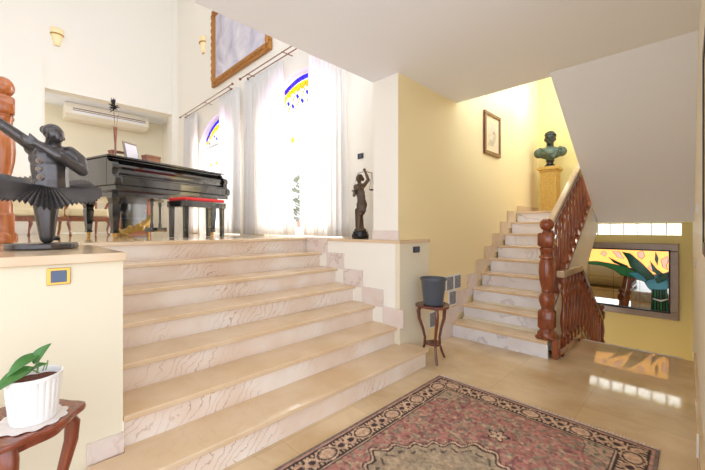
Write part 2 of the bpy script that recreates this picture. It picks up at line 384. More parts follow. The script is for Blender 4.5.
# french windows
def french(idx, a, b, label):
    e = bpy.data.objects.new('window_%d' % idx, None); COL.objects.link(e); e['kind'] = 'structure'; e['label'] = label; e['category'] = 'window'
    X = XW+.1; c = (a+b)/2; Rr = 1.26; cz = WZ1-Rr
    def arc(y, off=0): return cz+sqrt(max(.01, (Rr-off)**2-(y-c)**2))
    zf = 3.2
    fr = MB()
    fr.box(X, X+.06, a, a+.06, ZL, arc(a+.02)); fr.box(X, X+.06, b-.06, b, ZL, arc(b-.02)); fr.box(X-.004, X+.064, a+.002, b-.002, zf-.06, zf)
    for y in (c-.05, c+.001): fr.box(X+.004, X+.056, y, y+.049, ZL+.002, zf-.002)
    for y in (a+.06, c-.11): fr.box(X+.008, X+.05, y, y+.05, ZL+.001, zf-.001)
    for y in (c+.05, b-.11): fr.box(X+.008, X+.05, y, y+.05, ZL+.001, zf-.001)
    fr.box(X+.012, X+.047, a+.06, b-.06, ZL, ZL+.14)
    fr.build('window_frame', M['frame_white'], e)
    g = MB(); g.box(X+.022, X+.028, a+.11, c-.06, ZL+.14, zf-.06); g.box(X+.022, X+.028, c+.06, b-.11, ZL+.14, zf-.06); g.build('door_glass', M['pane'], e)
    n = 22
    def band(o0, o1, y0, y1, th=.012, dx=0):
        p = [(y0+(y1-y0)*i/n, arc(y0+(y1-y0)*i/n, o0)) for i in range(n+1)]+[(y1+(y0-y1)*i/n, arc(y1+(y0-y1)*i/n, o1)) for i in range(n+1)]
        mb = MB(); mb.prism(p, 'x', X+dx, X+dx+th); return mb
    band(.0, .03, a+.06, b-.06, .05).build('arch_frame', M['frame_white'], e)
    band(.03, .10, a+.14, b-.14).build('blue_arch_band', M['bluearc'], e)
    p = [(a+.06, zf)]+[(a+.14+(b-a-.28)*i/n, arc(a+.14+(b-a-.28)*i/n, .10)) for i in range(n+1)]+[(b-.06, zf)]
    mb = MB(); mb.prism(p, 'x', X+.004, X+.012); mb.build('fanlight_glass', M['clearart'], e)
    y_ = MB(); b_ = MB()
    rnd = random.Random(idx)
    k = 13
    for i in range(k):
        yy = a+.24+(b-a-.48)*i/(k-1); zt = arc(yy, .115)
        w = .085
        if zt-.14 > zf: 
            q = [(yy-w, zt-.02), (yy, zt), (yy+w, zt-.03), (yy+w*.5, zt-.1-rnd.random()*.05), (yy-w*.4, zt-.13)]
            y_.prism(q, 'x', X-.006, X+.002)
        for r in range(2):
            z2 = zt-.19-r*.11
            if z2-.05 > zf:
                q = [(yy+.03, z2+.03), (yy+.06, z2), (yy+.02, z2-.06), (yy-.02, z2-.03)] if (i+r) % 2 else [(yy-.06, z2+.05), (yy-.035, z2+.06), (yy+.05, z2-.05), (yy+.02, z2-.06)]
                (b_ if (i+r) % 2 else y_).prism(q, 'x', X-.006, X+.002)
    y_.build('yellow_petals', M['yellowarc'], e); b_.build('blue_petals', M['bluearc'], e)
    l = MB()
    for i in range(5):
        yy = c-.62+.31*i; l.prism([(yy-.06, 2.76), (yy, 2.83), (yy+.06, 2.76), (yy, 2.70)], 'x', X+.012, X+.02)
    l.build('amber_motif', M['yellowarc'], e)
    return e
french(1, *wn[0], 'arched french window with blue and yellow stained fanlight, nearer the pillar')
french(2, *wn[1], 'arched french window with stained fanlight behind the piano end')
m = MB(); m.box(XW+.3, XW+4, 2.6, 13, ZL-.15, ZL-.02); struct(m, 'terrace', M['terrace'], 'pale terrace outside the french windows', 'terrace')
# ------------------------------------------------------------------ wide marble stair
st = thing('wide_staircase', 'wide marble staircase of six veined steps up to the living room', 'staircase', (0,0,0))
for k in range(7):
    z = RS*(k+1); y = NY[k]
    x0, x1 = (.27, 2.82) if k == 0 else (XL+.003, XR-.003)
    if k < 6:
        m = MB(); yb = NY[k+1]+.048
        m.box(x0, x1, y, yb if k else 2.068, z-.032, z)
        if k == 0: m.box(XL+.003, XR-.003, 2.06, yb, z-.032, z)
    else:
        m = MB(); m.box(x0, x1, y, y+.35, z-.032, z)
    m.build('tread', M['tread'], st, bevel=.006)
    m = MB(); m.box(x0+.008, x1-.008, y+.028, y+.05, z-RS, z-.033)
    if k == 0: m.box(x0+.008, x0+.03, y+.05, 2.065, 0, z-.033); m.box(x1-.03, x1-.008, y+.05, 2.05, 0, z-.033)
    m.build('riser', M['riser'], st)
for k in range(6):                       # stepped skirting against the right-hand wall
    z = RS*(k+1); y0 = NY[k]-.11 if k else 2.075; y1 = NY[k+1]-.11 if k < 5 else NY[6]-.01
    if k == 0: y1 = NY[1]-.11+.12; continue
    m = MB(); m.box(XR-.0165, XR-.002, max(y0, 2.075) if k > 1 else 2.01, y1, z-.005, z+RS+.004)
    m.build('skirting', M['skirt'], st)
# ------------------------------------------------------------------ flight up along the yellow wall
st = thing('ascending_staircase', 'white marble stair flight climbing along the yellow wall', 'staircase', (0,0,0))
def nx(k): return X1+GO*(k-1)
for k in range(1, 10):
    z = RF*k; x = nx(k)
    if k < 9:
        m = MB(); m.box(x, nx(k+1)+.043, YS0, YS1, z-.03, z); m.build('tread', M['tread'], st, bevel=.005)
    m = MB(); m.box(x+.024, x+.044, YS0, YS1-.002, z-RF, z-.031); m.build('riser', M['riserw'], st)
    x0 = x-.125; x1 = x+GO-.125
    if k < 9:
        m = MB(); m.box(x0, x1, YS1, YW-.001, z-.1 if k > 1 else z-RF, z+RF+.004); m.build('skirting', M['skirtb'] if k > 3 else M['skirt'], st)
m = MB(); m.box(X1-.25, X1-.125, YS1, YW-.001, 0, RF+.02); m.build('skirting', M['skirt'], st)
def pitch(x): return RF+(x-X1)*RF/GO
p = [(X1+.03, 0), (X1+.03, .12)]+[]
p = [(4.045, .0), (4.045, pitch(4.045)+.13), (5.9, pitch(5.9)+.13), (5.9, 1.41), (6.2, 1.41), (6.2, 1.28), (5.41, .715), (4.66, .2), (4.4, 0)]
m = MB(); m.prism(p, 'y', YS0-.0085, YS0-.001); m.build('stringer', M['cream'], st)
m = MB(); m.prism([(4.05, .02), (4.05, .18), (5.955, 1.36), (5.955, 1.12), (4.5, .02)], 'y', YS0, YS1-.003); m.build('flight_slab', M['cream'], st)
# flight down
st = thing('descending_staircase', 'marble stair flight going down beyond the floor edge', 'staircase', (0,0,0))
for k in range(8):
    x = XE+.03+.25*k; z = -RF*(k+1)
    m = MB(); m.box(x-.02, x+.27, .1, .96, z-.03, z); m.build('tread', M['tread'], st)
    m = MB(); m.box(x, x+.02, .1, .96, z+.001, z+RF-.031 if k else -.001); m.build('riser', M['riserw'], st)
# ------------------------------------------------------------------ balustrades
def sq_lathe(mb, blocks, prof, c, n=20):
    mb.lathe(prof, c, n)
    for (w, z0, z1, ch) in blocks:
        h = w/2
        oc = [(h-ch, h), (-(h-ch), h), (-h, h-ch), (-h, -(h-ch)), (-(h-ch), -h), (h-ch, -h), (h, -(h-ch)), (h, h-ch)]
        rings = [(z0, .86), (z0+.018, 1), (z1-.018, 1), (z1, .86)]
        vs = [(c[0]+x*sx, c[1]+y*sx, c[2]+z) for z, sx in rings for x, y in oc]
        fs = [(j*8+i+8, j*8+(i+1) % 8+8, j*8+(i+1) % 8, j*8+i) for j in range(3) for i in range(8)]+[tuple(range(8)), tuple(range(24, 32))[::-1]]
        mb.add(vs, fs)
NEWEL = [(.0, 0), (.088, 0), (.092, .02), (.088, .06), (.066, .085), (.06, .1), (.06, .29), (.056, .295), (.052, .31), (.066, .345), (.077, .385), (.07, .43), (.05, .465), (.046, .475), (.054, .485), (.05, .50),
         (.058, .53), (.072, .60), (.078, .68), (.074, .76), (.066, .80), (.06, .815), (.072, .825), (.072, .845), (.058, .855), (.062, .9), (.07, .915), (.07, .93), (.055, .94), (.05, .96), (.055, .98), (.05, 1.06), (.045, 1.09), (.036, 1.105), (.034, 1.12)]
def newel(parent, c, s=1.0, sz=1.0, mat=None, name='newel_post'):
    mb = MB(); pr = [(r*s, z*sz) for r, z in NEWEL]
    sq_lathe(mb, [(.142*s, .10*sz, .29*sz, .012), (.145*s, .945*sz, 1.085*sz, .012), (.185*s, 0, .035*sz, .006)], pr, c, 28)
    o = mb.build(name, mat, parent, smooth=True)
    b = MB(); b.sphere((c[0], c[1], c[2]+1.17*sz), (.068*s, .068*s, .068*sz), 28, 16); b.build('ball_finial', mat, o if parent else None, smooth=True)
    return o
BAL = [(.018, 0), (.026, .03), (.026, .05), (.018, .07), (.016, .09), (.026, .12), (.017, .15), (.022, .22), (.031, .32), (.029, .40), (.018, .52), (.015, .62), (.016, .70), (.024, .73), (.024, .75), (.016, .78), (.018, .86), (.026, .88), (.026, .93), (.02, .95), (.024, 1.0)]
def baluster(parent, x, y, z0, z1, s=1.0):
    mb = MB(); h = z1-z0
    mb.lathe([(r*s, z*h) for r, z in BAL], (x, y, z0), 12)
    sq = .023*s
    mb.box(x-sq, x+sq, y-sq, y+sq, z0, z0+.1*h); mb.box(x-sq, x+sq, y-sq, y+sq, z1-.11*h, z1)
    return mb.build('baluster', M['mahog'], parent, smooth=True)
YU = 1.10
up = thing('stair_balustrade', 'turned mahogany balustrade with ball newel along the ascending flight', 'balustrade', (0,0,0))
newel(up, (3.94, YU, RF+.002), mat=M['mahog'])
def slope_bar(mb, x0, z0, x1, z1, y0, y1, th):
    mb.prism([(x0, z0), (x1, z1), (x1, z1-th), (x0, z0-th)], 'y', y0, y1)
zr = lambda x: 1.385+(x-4.04)*.6
m = MB(); slope_bar(m, 3.99, zr(3.99), 6.0, zr(6.0), YU-.03, YU+.035, .05); m.build('handrail', M['rail'], up, bevel=.008)
m = MB(); slope_bar(m, 4.0, zr(4.0)-.051, 6.0, zr(6.0)-.066, YU-.03, YU+.03, .03); m.build('upper_rail', M['mahog2'], up)
m = MB(); slope_bar(m, 4.02, pitch(4.02)+.155, 5.95, pitch(5.95)+.155, YU-.04, YU+.03, .045); m.build('bottom_rail', M['mahog'], up, bevel=.004)
x = 4.10
while x < 5.95:
    baluster(up, x, YU-.0, pitch(x)+.15, zr(x)-.08, .95); x += .15
lo = thing('floor_balustrade', 'low turned mahogany balustrade guarding the edge of the stairs down', 'balustrade', (0,0,0))
YD = 1.0
m = MB(); m.box(3.97, XE+.02, YD-.05, YD+.02, .81, .875); m.build('handrail', M['rail'], lo, bevel=.006)
m = MB(); m.box(3.90, XE-.03, YD-.035, YD+.02, .035, .09); m.build('bottom_rail', M['mahog'], lo, bevel=.006)
m = MB(); m.box(3.86, 3.96, YD-.02, YD+.035, 0, .2); m.build('end_block', M['mahog'], lo, bevel=.006)
for x in (4.0, XE-.08):
    m = MB(); m.box(x, x+.05, YD-.035, YD+.02, 0, .035); m.build('foot', M['mahog2'], lo)
for i in range(5): baluster(lo, 4.12+.15*i, YD-.008, .09, .812, 1.1)
zd = lambda x: .865-(x-(XE+.0))*.66
m = MB(); slope_bar(m, XE+.02, zd(XE+.02), 6.06, zd(6.06), YD-.045, YD+.02, .055); m.build('sloping_handrail', M['mahog2'], lo, bevel=.006)
m = MB(); slope_bar(m, XE+.02, zd(XE+.02)-.72, 6.06, zd(6.06)-.72, YD-.03, YD+.02, .05); m.build('sloping_bottom_rail', M['mahog2'], lo)
for i in range(8):
    x = XE+.09+.15*i; baluster(lo, x, YD-.01, zd(x)-.73, zd(x)-.05, 1.1)
mb = MB(); sq_lathe(mb, [(.09, -.05, .3, .01), (.09, .62, .72, .008)], [(.0, -.6), (.04, -.6), (.04, .3), (.03, .33), (.042, .45), (.03, .6), (.04, .62), (.04, .72), (.025, .735), (.02, .75)], (6.1, YD-.01, -.62), 16)
e_ = mb.build('end_newel', M['mahog2'], lo, smooth=True)
mb = MB(); mb.sphere((6.1, YD-.01, .165), .04); mb.build('ball_finial', M['mahog2'], e_, smooth=True)
# left varnished newel standing in the living room
nw = thing('newel_post', 'orange varnished turned newel post with ball top behind the dancer', 'newel post', (-.03, 4.12, ZL))
mb = MB(); pr = [(r*1.05, z*1.135) for r, z in NEWEL]; sq_lathe(mb, [(.15, .0, .25, .012), (.15, 1.08, 1.22, .012)], pr, (0,0,0), 28); o = mb.build('post_shaft', M['honey'], nw, smooth=True)
mb = MB(); mb.sphere((0, 0, 1.305), (.077, .077, .085), 28, 16); mb.build('ball_finial', M['honey'], nw, smooth=True)
# ------------------------------------------------------------------ rug
def vnoise(x, y, s=0):
    xi, yi = math.floor(x), math.floor(y); fx, fy = x-xi, y-yi
    def h(a, b):
        n = (int(a)*374761393+int(b)*668265263+s*974711) & 0xffffffff
        n = ((n ^ (n >> 13))*1274126177) & 0xffffffff
        return ((n ^ (n >> 16)) & 0xffff)/65535
    fx = fx*fx*(3-2*fx); fy = fy*fy*(3-2*fy)
    return (h(xi,yi)*(1-fx)+h(xi+1,yi)*fx)*(1-fy)+(h(xi,yi+1)*(1-fx)+h(xi+1,yi+1)*fx)*fy
RX0, RX1, RY0, RY1 = .33, 2.70, .155, 1.615
def mixc(a, b, t): return tuple(a[i]+(b[i]-a[i])*t for i in range(3))
DK = (52, 42, 46); BE = (216, 182, 150); PK = (194, 146, 128); GR = (160, 146, 122); RED = (168, 106, 98); SA = (186, 160, 130); TEAL = (108, 112, 104)
def rug_col(x, y):
    L = RX1-RX0; W = RY1-RY0
    dx = min(x-RX0, RX1-x); dy = min(y-RY0, RY1-y); d = min(dx, dy)
    n1 = vnoise(x*60, y*60, 1); n2 = vnoise(x*22, y*22, 2); n3 = vnoise(x*130, y*130, 3)
    if d < .022: c = (118, 104, 100)
    elif d < .032: c = PK
    elif d < .040: c = DK
    elif d < .168:
        # long coordinate along the border
        t = (y if dx < dy else x); t = t-(RY0 if dx < dy else RX0); v = d-.104
        per = .30; ph = (t % per)/per
        c = DK
        ph1 = ph*per
        e = sqrt(((ph1-.075)/.07)**2+(v/.055)**2)
        if e < .42: c = mixc(BE, PK, .4)
        elif e < .72: c = BE
        elif e < .95: c = DK if e > .82 else (120, 90, 86)
        elif e < 1.12: c = BE
        else:
            q = abs(v-.034*sin((ph1-.15)*2*pi/.15))
            q2 = abs(v+.034*sin((ph1-.15)*2*pi/.15))
            if q < .014: c = BE
            elif q2 < .014: c = mixc(PK, BE, .5)
            elif sqrt((ph1-.225)**2+v*v) < .02: c = PK
            elif ((t*37) % 1) < .5 and abs(abs(v)-.045) < .010: c = BE
        if dx < dy+.0 and abs(dx-dy) < .006: c = DK
    elif d < .176: c = DK
    elif d < .186: c = BE
    elif d < .190: c = DK
    else:
        cx, cy = (RX0+RX1)/2, (RY0+RY1)/2
        u, v = abs(x-cx), abs(y-cy)
        a = math.atan2(v/.46, u/.5)
        rr = ((u/.50)**1.25+(v/.46)**1.25)**(1/1.25)*(1+.045*cos(a*22))
        fx, fy = u-.66, v
        fl = sqrt(fx*fx+fy*fy); fa = math.atan2(fy, fx)
        # corner spandrels
        hu = (L/2-.19-u); hv = (W/2-.19-v)
        sp = hu*1.0+hv*1.5+.03*sin(hu*40)+.03*sin(hv*40)
        if fl < .055*(1+.35*cos(5*fa)): 
            c = BE if fl < .04*(1+.35*cos(5*fa)) and fl > .01 else DK
        elif rr < .93: 
            c = mixc(GR, SA, n2)
            if .80 < rr < .84 and cos(a*34) > -.3: c = mixc(DK, GR, .3)
            elif rr < .34: c = mixc(RED, PK, n2) if rr > .08 else DK
            elif .34 < rr < .37: c = DK
        elif rr < .965: c = DK
        elif rr < 1.0: c = BE
        elif rr < 1.03: c = mixc(DK, RED, .3)
        elif sp < .26: 
            c = mixc(GR, SA, n2)
            if abs(sp-.26) < .012: c = mixc(DK, GR, .4)
            elif n1 > .68: c = PK
            elif n1 < .25: c = TEAL
        else:
            c = mixc(RED, (190, 132, 120), n2)
            vx = vnoise(x*40, y*40, 7); vy = vnoise(x*44+9, y*44, 8)
            if vx > .66: c = mixc(mixc(RED, TEAL, .6), GR, n1)
            elif vy > .70: c = SA
            elif vx < .2: c = (132, 84, 86)
    k = .80+.32*n3*.6+.24*(n1-.3)
    return tuple(max(0, min(255, v*k)) for v in mixc(c, (182, 156, 134), .2))
nu, nv = 316, 196
vs = []; cols = []
for j in range(nv):
    y = RY0+(RY1-RY0)*j/(nv-1)
    for i in range(nu):
        x = RX0+(RX1-RX0)*i/(nu-1); vs.append((x, y, .0112+.0006*vnoise(x*90, y*90, 5)))
        cols.append((*lin(rug_col(x, y)), 1))
fs = [(j*nu+i, j*nu+i+1, (j+1)*nu+i+1, (j+1)*nu+i) for j in range(nv-1) for i in range(nu-1)]
edge = [j*nu for j in range(nv)][::-1]+[i for i in range(1, nu)]+[j*nu+nu-1 for j in range(1, nv)]+[(nv-1)*nu+i for i in range(nu-1, 0, -1)][1:]
edge = edge[:]
o0 = len(vs); seen = []
for k in edge:
    if k not in seen[-1:]: seen.append(k)
for k in seen: vs.append((vs[k][0], vs[k][1], .001)); cols.append(cols[k])
ne = len(seen); fs += [(seen[i], seen[(i+1) % ne], o0+(i+1) % ne, o0+i)[::-1] for i in range(ne)]
me = bpy.data.meshes.new('rug'); me.from_pydata(vs, [], fs); me.update()
ca = me.color_attributes.new('Weave', 'FLOAT_COLOR', 'POINT')
ca.data.foreach_set('color', [c for q in cols for c in q])
mt, nt, b = new_mat('persian_rug_wool')
at = N(nt, 'ShaderNodeAttribute'); at.attribute_name = 'Weave'
nt.links.new(at.outputs['Color'], b.inputs['Base Color']); b.inputs['Roughness'].default_value = .95; b.inputs['Specular IOR Level'].default_value = .1
me.materials.append(mt)
rug = bpy.data.objects.new('persian_rug', me); COL.objects.link(rug)
tag(rug, 'faded red and grey persian rug with dark scrolled border on the marble floor', 'rug')
m = MB()
y = RY0+.004
while y < RY1-.002:
    l = .028+.014*random.random(); dy = random.uniform(-.006, .006)
    m.prism([(RX1-.004, y), (RX1+l, y+dy), (RX1+l, y+dy+.004), (RX1-.004, y+.006)], 'z', .002, .0085); y += .0075
m.build('fringe', M['fringe'], rug)
# ------------------------------------------------------------------ plant stand and grey pot
def cab_leg(mb, ang, pts, w=.02):
    mb.tube([(r*cos(ang), r*sin(ang), z) for r, z in pts], [w*k for k in (1.1, 1.15, 1.0, .85, .75, .7, .8, .7)][:len(pts)], 8)
ps = thing('plant_stand', 'small three legged mahogany plant stand by the low pier', 'plant stand', (2.99, 1.855, 0), R(0))
m = MB(); n = 60
def lobed(rad, k, amp): return [(rad*(1+amp*cos(k*t*2*pi/n))*cos(2*pi*t/n), rad*(1+amp*cos(k*t*2*pi/n))*sin(2*pi*t/n)) for t in range(n)]
m.prism(lobed(.165, 3, .06), 'z', .535, .558); m.build('top', M['stool'], ps, bevel=.004)
m = MB(); m.prism(lobed(.085, 3, .1), 'z', .165, .18); m.build('shelf', M['stool'], ps, bevel=.003)
for a in (R(225), R(345), R(105)):
    m = MB(); cab_leg(m, a, [(.125, .54), (.152, .48), (.145, .40), (.105, .30), (.085, .22), (.09, .14), (.12, .06), (.15, .004)], .017); m.build('leg', M['stool'], ps, smooth=True)
pot = thing('flower_pot', 'empty slate grey plant pot on the small plant stand', 'pot', (2.99, 1.855, .559))
m = MB(); m.lathe([(.088, .001), (.095, .005), (.120, .235), (.130, .245), (.130, .262), (.122, .262), (.120, .245), (.110, .225), (.1, .17), (.0, .17)], n=40); m.build('pot_body', M['potgrey'], pot, smooth=True)
m = MB(); m.lathe([(.0, .171), (.098, .171), (.099, .18), (.0, .185)], n=24); m.build('soil', M['darkstone'], pot)
# tiles on yellow wall
tl = [(3.315, .195, 'grey patterned wall tile low behind the plant stand legs'), (3.50, .56, 'grey patterned wall tile half hidden behind the grey pot'), (3.685, .56, 'grey patterned wall tile in the upper row, second from the stairs'), (3.87, .56, 'grey patterned wall tile in the upper row nearest the stairs'), (3.745, .375, 'grey patterned wall tile under the upper row beside the stair skirting')]
for x, z, lb in tl:
    t = thing('wall_tile', lb, 'tile', (x, YW-.001, z), 0, 'decorative tiles on the yellow wall')
    m = MB(); m.box(0, .17, -.012, 0, 0, .178); m.build('tile_rim', M['white_plastic'], t)
    m = MB(); m.box(.012, .158, -.015, -.012, .012, .166); m.build('tile_face', M['tileart'], t)
# ------------------------------------------------------------------ foreground table and potted plant
TZ = .62
tb = thing('corner_table', 'small scalloped wooden side table against the cream half wall', 'table', (-.02, 1.73, 0))
def outline(sx, sy):
    pts = []
    for t in range(96):
        a = 2*pi*t/96
        k = 1+.07*cos(4*a)+.035*cos(8*a)
        ca_, sa_ = cos(a), sin(a)
        q = (abs(ca_)**2.6+abs(sa_)**2.6)**(-1/2.6)
        pts.append((sx*k*q*ca_*.93, sy*k*q*sa_*.93))
    return pts
m = MB(); m.prism(outline(.235, .175), 'z', TZ-.022, TZ); m.build('tabletop', M['table'], tb, bevel=.007)
m = MB(); m.prism(outline(.20, .14), 'z', TZ-.055, TZ-.022); m.build('apron', M['table'], tb)
for ux, uy in ((1, 0), (-1, 0), (.12, -.72), (-.12, .72)):
    m = MB(); P = [(.175, TZ-.025), (.20, TZ-.07), (.196, TZ-.13), (.17, TZ-.24), (.145, TZ-.36), (.14, TZ-.47), (.155, TZ-.56), (.185, .003)]
    m.tube([(ux*r, uy*r, z) for r, z in P], [.024, .026, .024, .02, .017, .015, .015, .018], 10)
    m.build('leg', M['table'], tb, smooth=True)
dl = MB(); n = 72
def doily(u, v):
    a = 2*pi*u; r = (.02+.082*v)*(1+(.05*sin(12*a) if v > .9 else 0)); return (.06+r*cos(a), 1.70+r*sin(a)*.98, TZ+.002+.003*abs(sin(6*a))*v)
dl.grid(doily, n, 6, True); o = dl.build('lace_doily', M['lace'], None, solid=.002); tag(o, 'round white lace doily under the ribbed white pot', 'doily')
pt = thing('potted_plant', 'young green leafy plant in a ribbed white pot on the side table', 'plant', (.068, 1.70, TZ+.004))
n = 192; prof = [(.062, 0), (.066, .004), (.078, .145), (.081, .150), (.082, .162), (.077, .163), (.074, .15), (.070, .125), (.0, .125)]
m = MB()
def potf(u, v):
    i = v*(len(prof)-1); k = min(int(i), len(prof)-2); t = i-k
    r = prof[k][0]*(1-t)+prof[k+1][0]*t; z = prof[k][1]*(1-t)+prof[k+1][1]*t
    if .004 < z < .148 and k < 3: r *= 1+.05*(abs(cos(12*2*pi*u))**.5-.75)
    return (r*cos(2*pi*u), r*sin(2*pi*u), z)
m.grid(potf, n, 33, True); m.prism([(.061*cos(2*pi*i/24), .061*sin(2*pi*i/24)) for i in range(24)], 'z', .0, .003); m.build('pot', M['whitepot'], pt, smooth=True, angle=60)
m = MB(); m.grid(lambda u, v: (.0745*v*cos(2*pi*u), .0745*v*sin(2*pi*u), 134e-3+.008*vnoise(9*v*cos(2*pi*u)+5, 9*v*sin(2*pi*u)+5)), 30, 8, True); m.build('soil', M['soil'], pt)
def leaf(base, tip, w, up=(0, 0, 1), droop=.02, fold=.25):
    base = Vector(base); tip = Vector(tip); d = tip-base; L_ = d.length; t = d.normalized(); side = t.cross(Vector(up)).normalized(); nrm = side.cross(t).normalized()
    mb = MB()
    def fn(u, v):
        wv = w*(sin(pi*min(1, v*1.0)**.72)**.8)*(1-.25*v) if 0 < v < 1 else 0
        s_ = (u-.5)*2
        back = -.10*L_*abs(s_)**2*(1-v)**3
        p = base+t*(L_*v+back)+side*(s_*wv)+nrm*(abs(s_)*wv*fold+droop*sin(pi*v))
        return p
    mb.grid(fn, 9, 14); return mb
def lpt(px, py, dy=0):   # local offsets in pot space from measured picture widths (metres)
    return ((px-37)*.00262, dy, (428-py)*.00318)
stems = [([lpt(42, 377), lpt(36, 372, -.01), lpt(33, 368, -.02)], .0025), ([lpt(40, 377), lpt(42, 366), lpt(38, 357)], .003), ([lpt(40, 360), lpt(43, 354), lpt(46, 352)], .002), ([lpt(46, 376), lpt(48, 370), lpt(52, 366)], .002), ([lpt(49, 376), lpt(51, 369), lpt(51, 365)], .002)]
for P, r in stems:
    m = MB(); m.tube(P, r, 6); m.build('stem', M['stem'], pt, smooth=True)
m = leaf(lpt(33, 369, -.02), lpt(-2, 384, -.05), .032, (0, -.35, 1), .012, .2); m.build('leaf', M['leaf'], pt, smooth=True, solid=.0015)
m = leaf(lpt(40, 357, .0), lpt(10, 372, -.03), .024, (0, -.5, 1), .014, .3); m.build('leaf', M['leaf'], pt, smooth=True, solid=.0015)
m = leaf(lpt(38, 364, .0), lpt(55, 345, -.01), .022, (-.5, -.7, .6), .010, .3); m.build('leaf', M['leaf'], pt, smooth=True, solid=.0015)
m = leaf(lpt(35, 372, .0), lpt(50, 366, -.03), .016, (0, -.5, 1), .004, .3); m.build('leaf', M['leaf'], pt, smooth=True, solid=.0015)
# ------------------------------------------------------------------ switches and plates
sw = thing('light_switch', 'brass framed light switch on the cream half wall', 'switch', (.125, 2.09, 1.052))
m = MB(); m.box(0, .085, -.008, -.0005, 0, .078); m.build('brass_plate', M['steel'], sw, bevel=.003)
m = MB(); m.box(.014, .071, -.012, -.0085, .012, .066); m.build('rocker', M['switch'], sw, bevel=.002)
sw = thing('light_switch', 'dark light switch on the low cream pier by the plant stand', 'switch', (2.94, 2.065, 1.06))
m = MB(); m.box(0, .115, -.008, -.0005, 0, .062); m.build('plate', M['switchd'], sw, bevel=.003)
m = MB(); m.box(.02, .095, -.012, -.0085, .01, .052); m.build('rocker', M['switch'], sw, bevel=.002)
sw = thing('light_switch', 'dark wall switch above the lady with scales statue', 'switch', (XW, 3.0, 2.20))
m = MB(); m.box(-.009, -.0005, 0, .1, 0, .07); m.build('plate', M['switchd'], sw, bevel=.003)
m = MB(); m.box(-.013, -.0095, .03, .07, .012, .058); m.build('rocker', M['switch'], sw, bevel=.002)
sw = thing('light_switch', 'white light switch on the hall wall near the tall frame', 'switch', (3.9, ywall(3.94), 1.43))
m = MB(); m.box(0, .08, .0005, .012, 0, .08); m.build('plate', M['white_plastic'], sw, bevel=.003)
m = MB(); m.box(.02, .06, .0125, .016, .015, .065); m.build('rocker', M['white_plastic'], sw)
so = thing('wall_socket', 'round grey socket on the hall wall above the stairs down', 'socket', (4.6, ywall(4.6), .98))
m = MB(); m.tube([(0, .001, 0), (0, .012, 0)], .04, 20); m.build('cover', M['white_plastic'], so, smooth=True)
m = MB(); m.box(2.79, 2.88, ywall(2.8)+.0205, ywall(2.8)+.03, 0, .1); struct(m, 'trim_3', M['frame_white'], 'white block at the foot of the hall wall', 'trim')
fr = thing('picture_frame', 'tall dark framed picture on the hall wall, seen edge on', 'picture', (1.97, ywall(1.97), 1.18), math.atan(.0179))
m = MB(); m.box(0, .63, 0.001, .012, 0, .06); m.box(0, .63, 0.001, .012, 1.0, 1.06); m.box(0, .06, 0.001, .012, .06, 1.0); m.box(.57, .63, 0.001, .012, .06, 1.0); m.build('frame', M['lead'], fr)
m = MB(); m.box(.06, .57, 0.001, .006, .06, 1.0); m.build('print', M['print'], fr)
# framed print on yellow wall
fr = thing('picture_frame', 'small brown framed sepia print on the yellow stair wall', 'picture', (4.70, YW-.002, 2.36))
m = MB(); w, h_, t = .55, .61, .055
m.box(0, w, -.03, 0, 0, t); m.box(0, w, -.03, 0, h_-t, h_); m.box(0, t, -.03, 0, t, h_-t); m.box(w-t, w, -.03, 0, t, h_-t); m.build('frame', M['stool'], fr, bevel=.008)
m = MB(); m.box(t, w-t, -.014, -.002, t, h_-t); m.build('mount', M['fabric'], fr)
m = MB(); m.box(t+.09, w-t-.09, -.017, -.0145, t+.09, h_-t-.09); m.build('print', M['print'], fr)
# large painting
pa = thing('painting', 'large pale landscape painting in a gilt carved frame high on the window wall', 'painting', (XW-.002, 5.12, 4.36))
w, h_, t = 2.36, 1.66, .15
m = MB(); m.box(-.07, 0, 0, w, 0, t); m.box(-.07, 0, 0, w, h_-t, h_); m.box(-.07, 0, 0, t, t, h_-t); m.box(-.07, 0, w-t, w, t, h_-t); m.build('frame', M['gilt'], pa, bevel=.02)
m = MB()
def beads(p, q, cnt):
    p = Vector(p); q = Vector(q); k = cnt*6
    m.tube([p+(q-p)*t/k for t in range(k+1)], [.022+.02*abs(sin(pi*t/6)) for t in range(k+1)], 8)
for y in (t/2, w-t/2): beads((-.066, y, .1), (-.066, y, h_-.1), 10)
for z in (t/2, h_-t/2): beads((-.066, .1, z), (-.066, w-.1, z), 15)
m.build('frame_molding', M['gilt'], pa, smooth=True)
m = MB(); m.box(-.035, -.004, t, w-t, t, h_-t); m.build('canvas', M['canvas'], pa)
# sconces
def sconce(loc, rz, label):
    s = thing('wall_sconce', label, 'wall lamp', loc, rz, 'gold banded wall sconces')
    m = MB(); k = 14
    def fn(u, v):
        a = -pi*u
        r = .05+.07*v
        return (r*cos(a), r*sin(a)*.8, -.2+.36*v)
    m.grid(fn, k, 8); m.build('glass_cup', M['lampglass'], s, smooth=True, solid=.006)
    m = MB(); m.tube([(.105*cos(-pi*i/12), -.003+.09*sin(-pi*i/12), .04) for i in range(13)], .016, 8); m.build('gold_band', M['gold'], s, smooth=True)
    m = MB(); m.box(-.05, .05, -.02, -.001, -.2, .1); m.build('back_plate', M['gold'], s)
    return s
sconce((.757, YB-.001, 5.45), 0, 'gold banded wall sconce on the pale back wall above the recess')
sconce((XW-.001, 8.04, 5.53), R(-90), 'gold banded wall sconce beside the large painting')
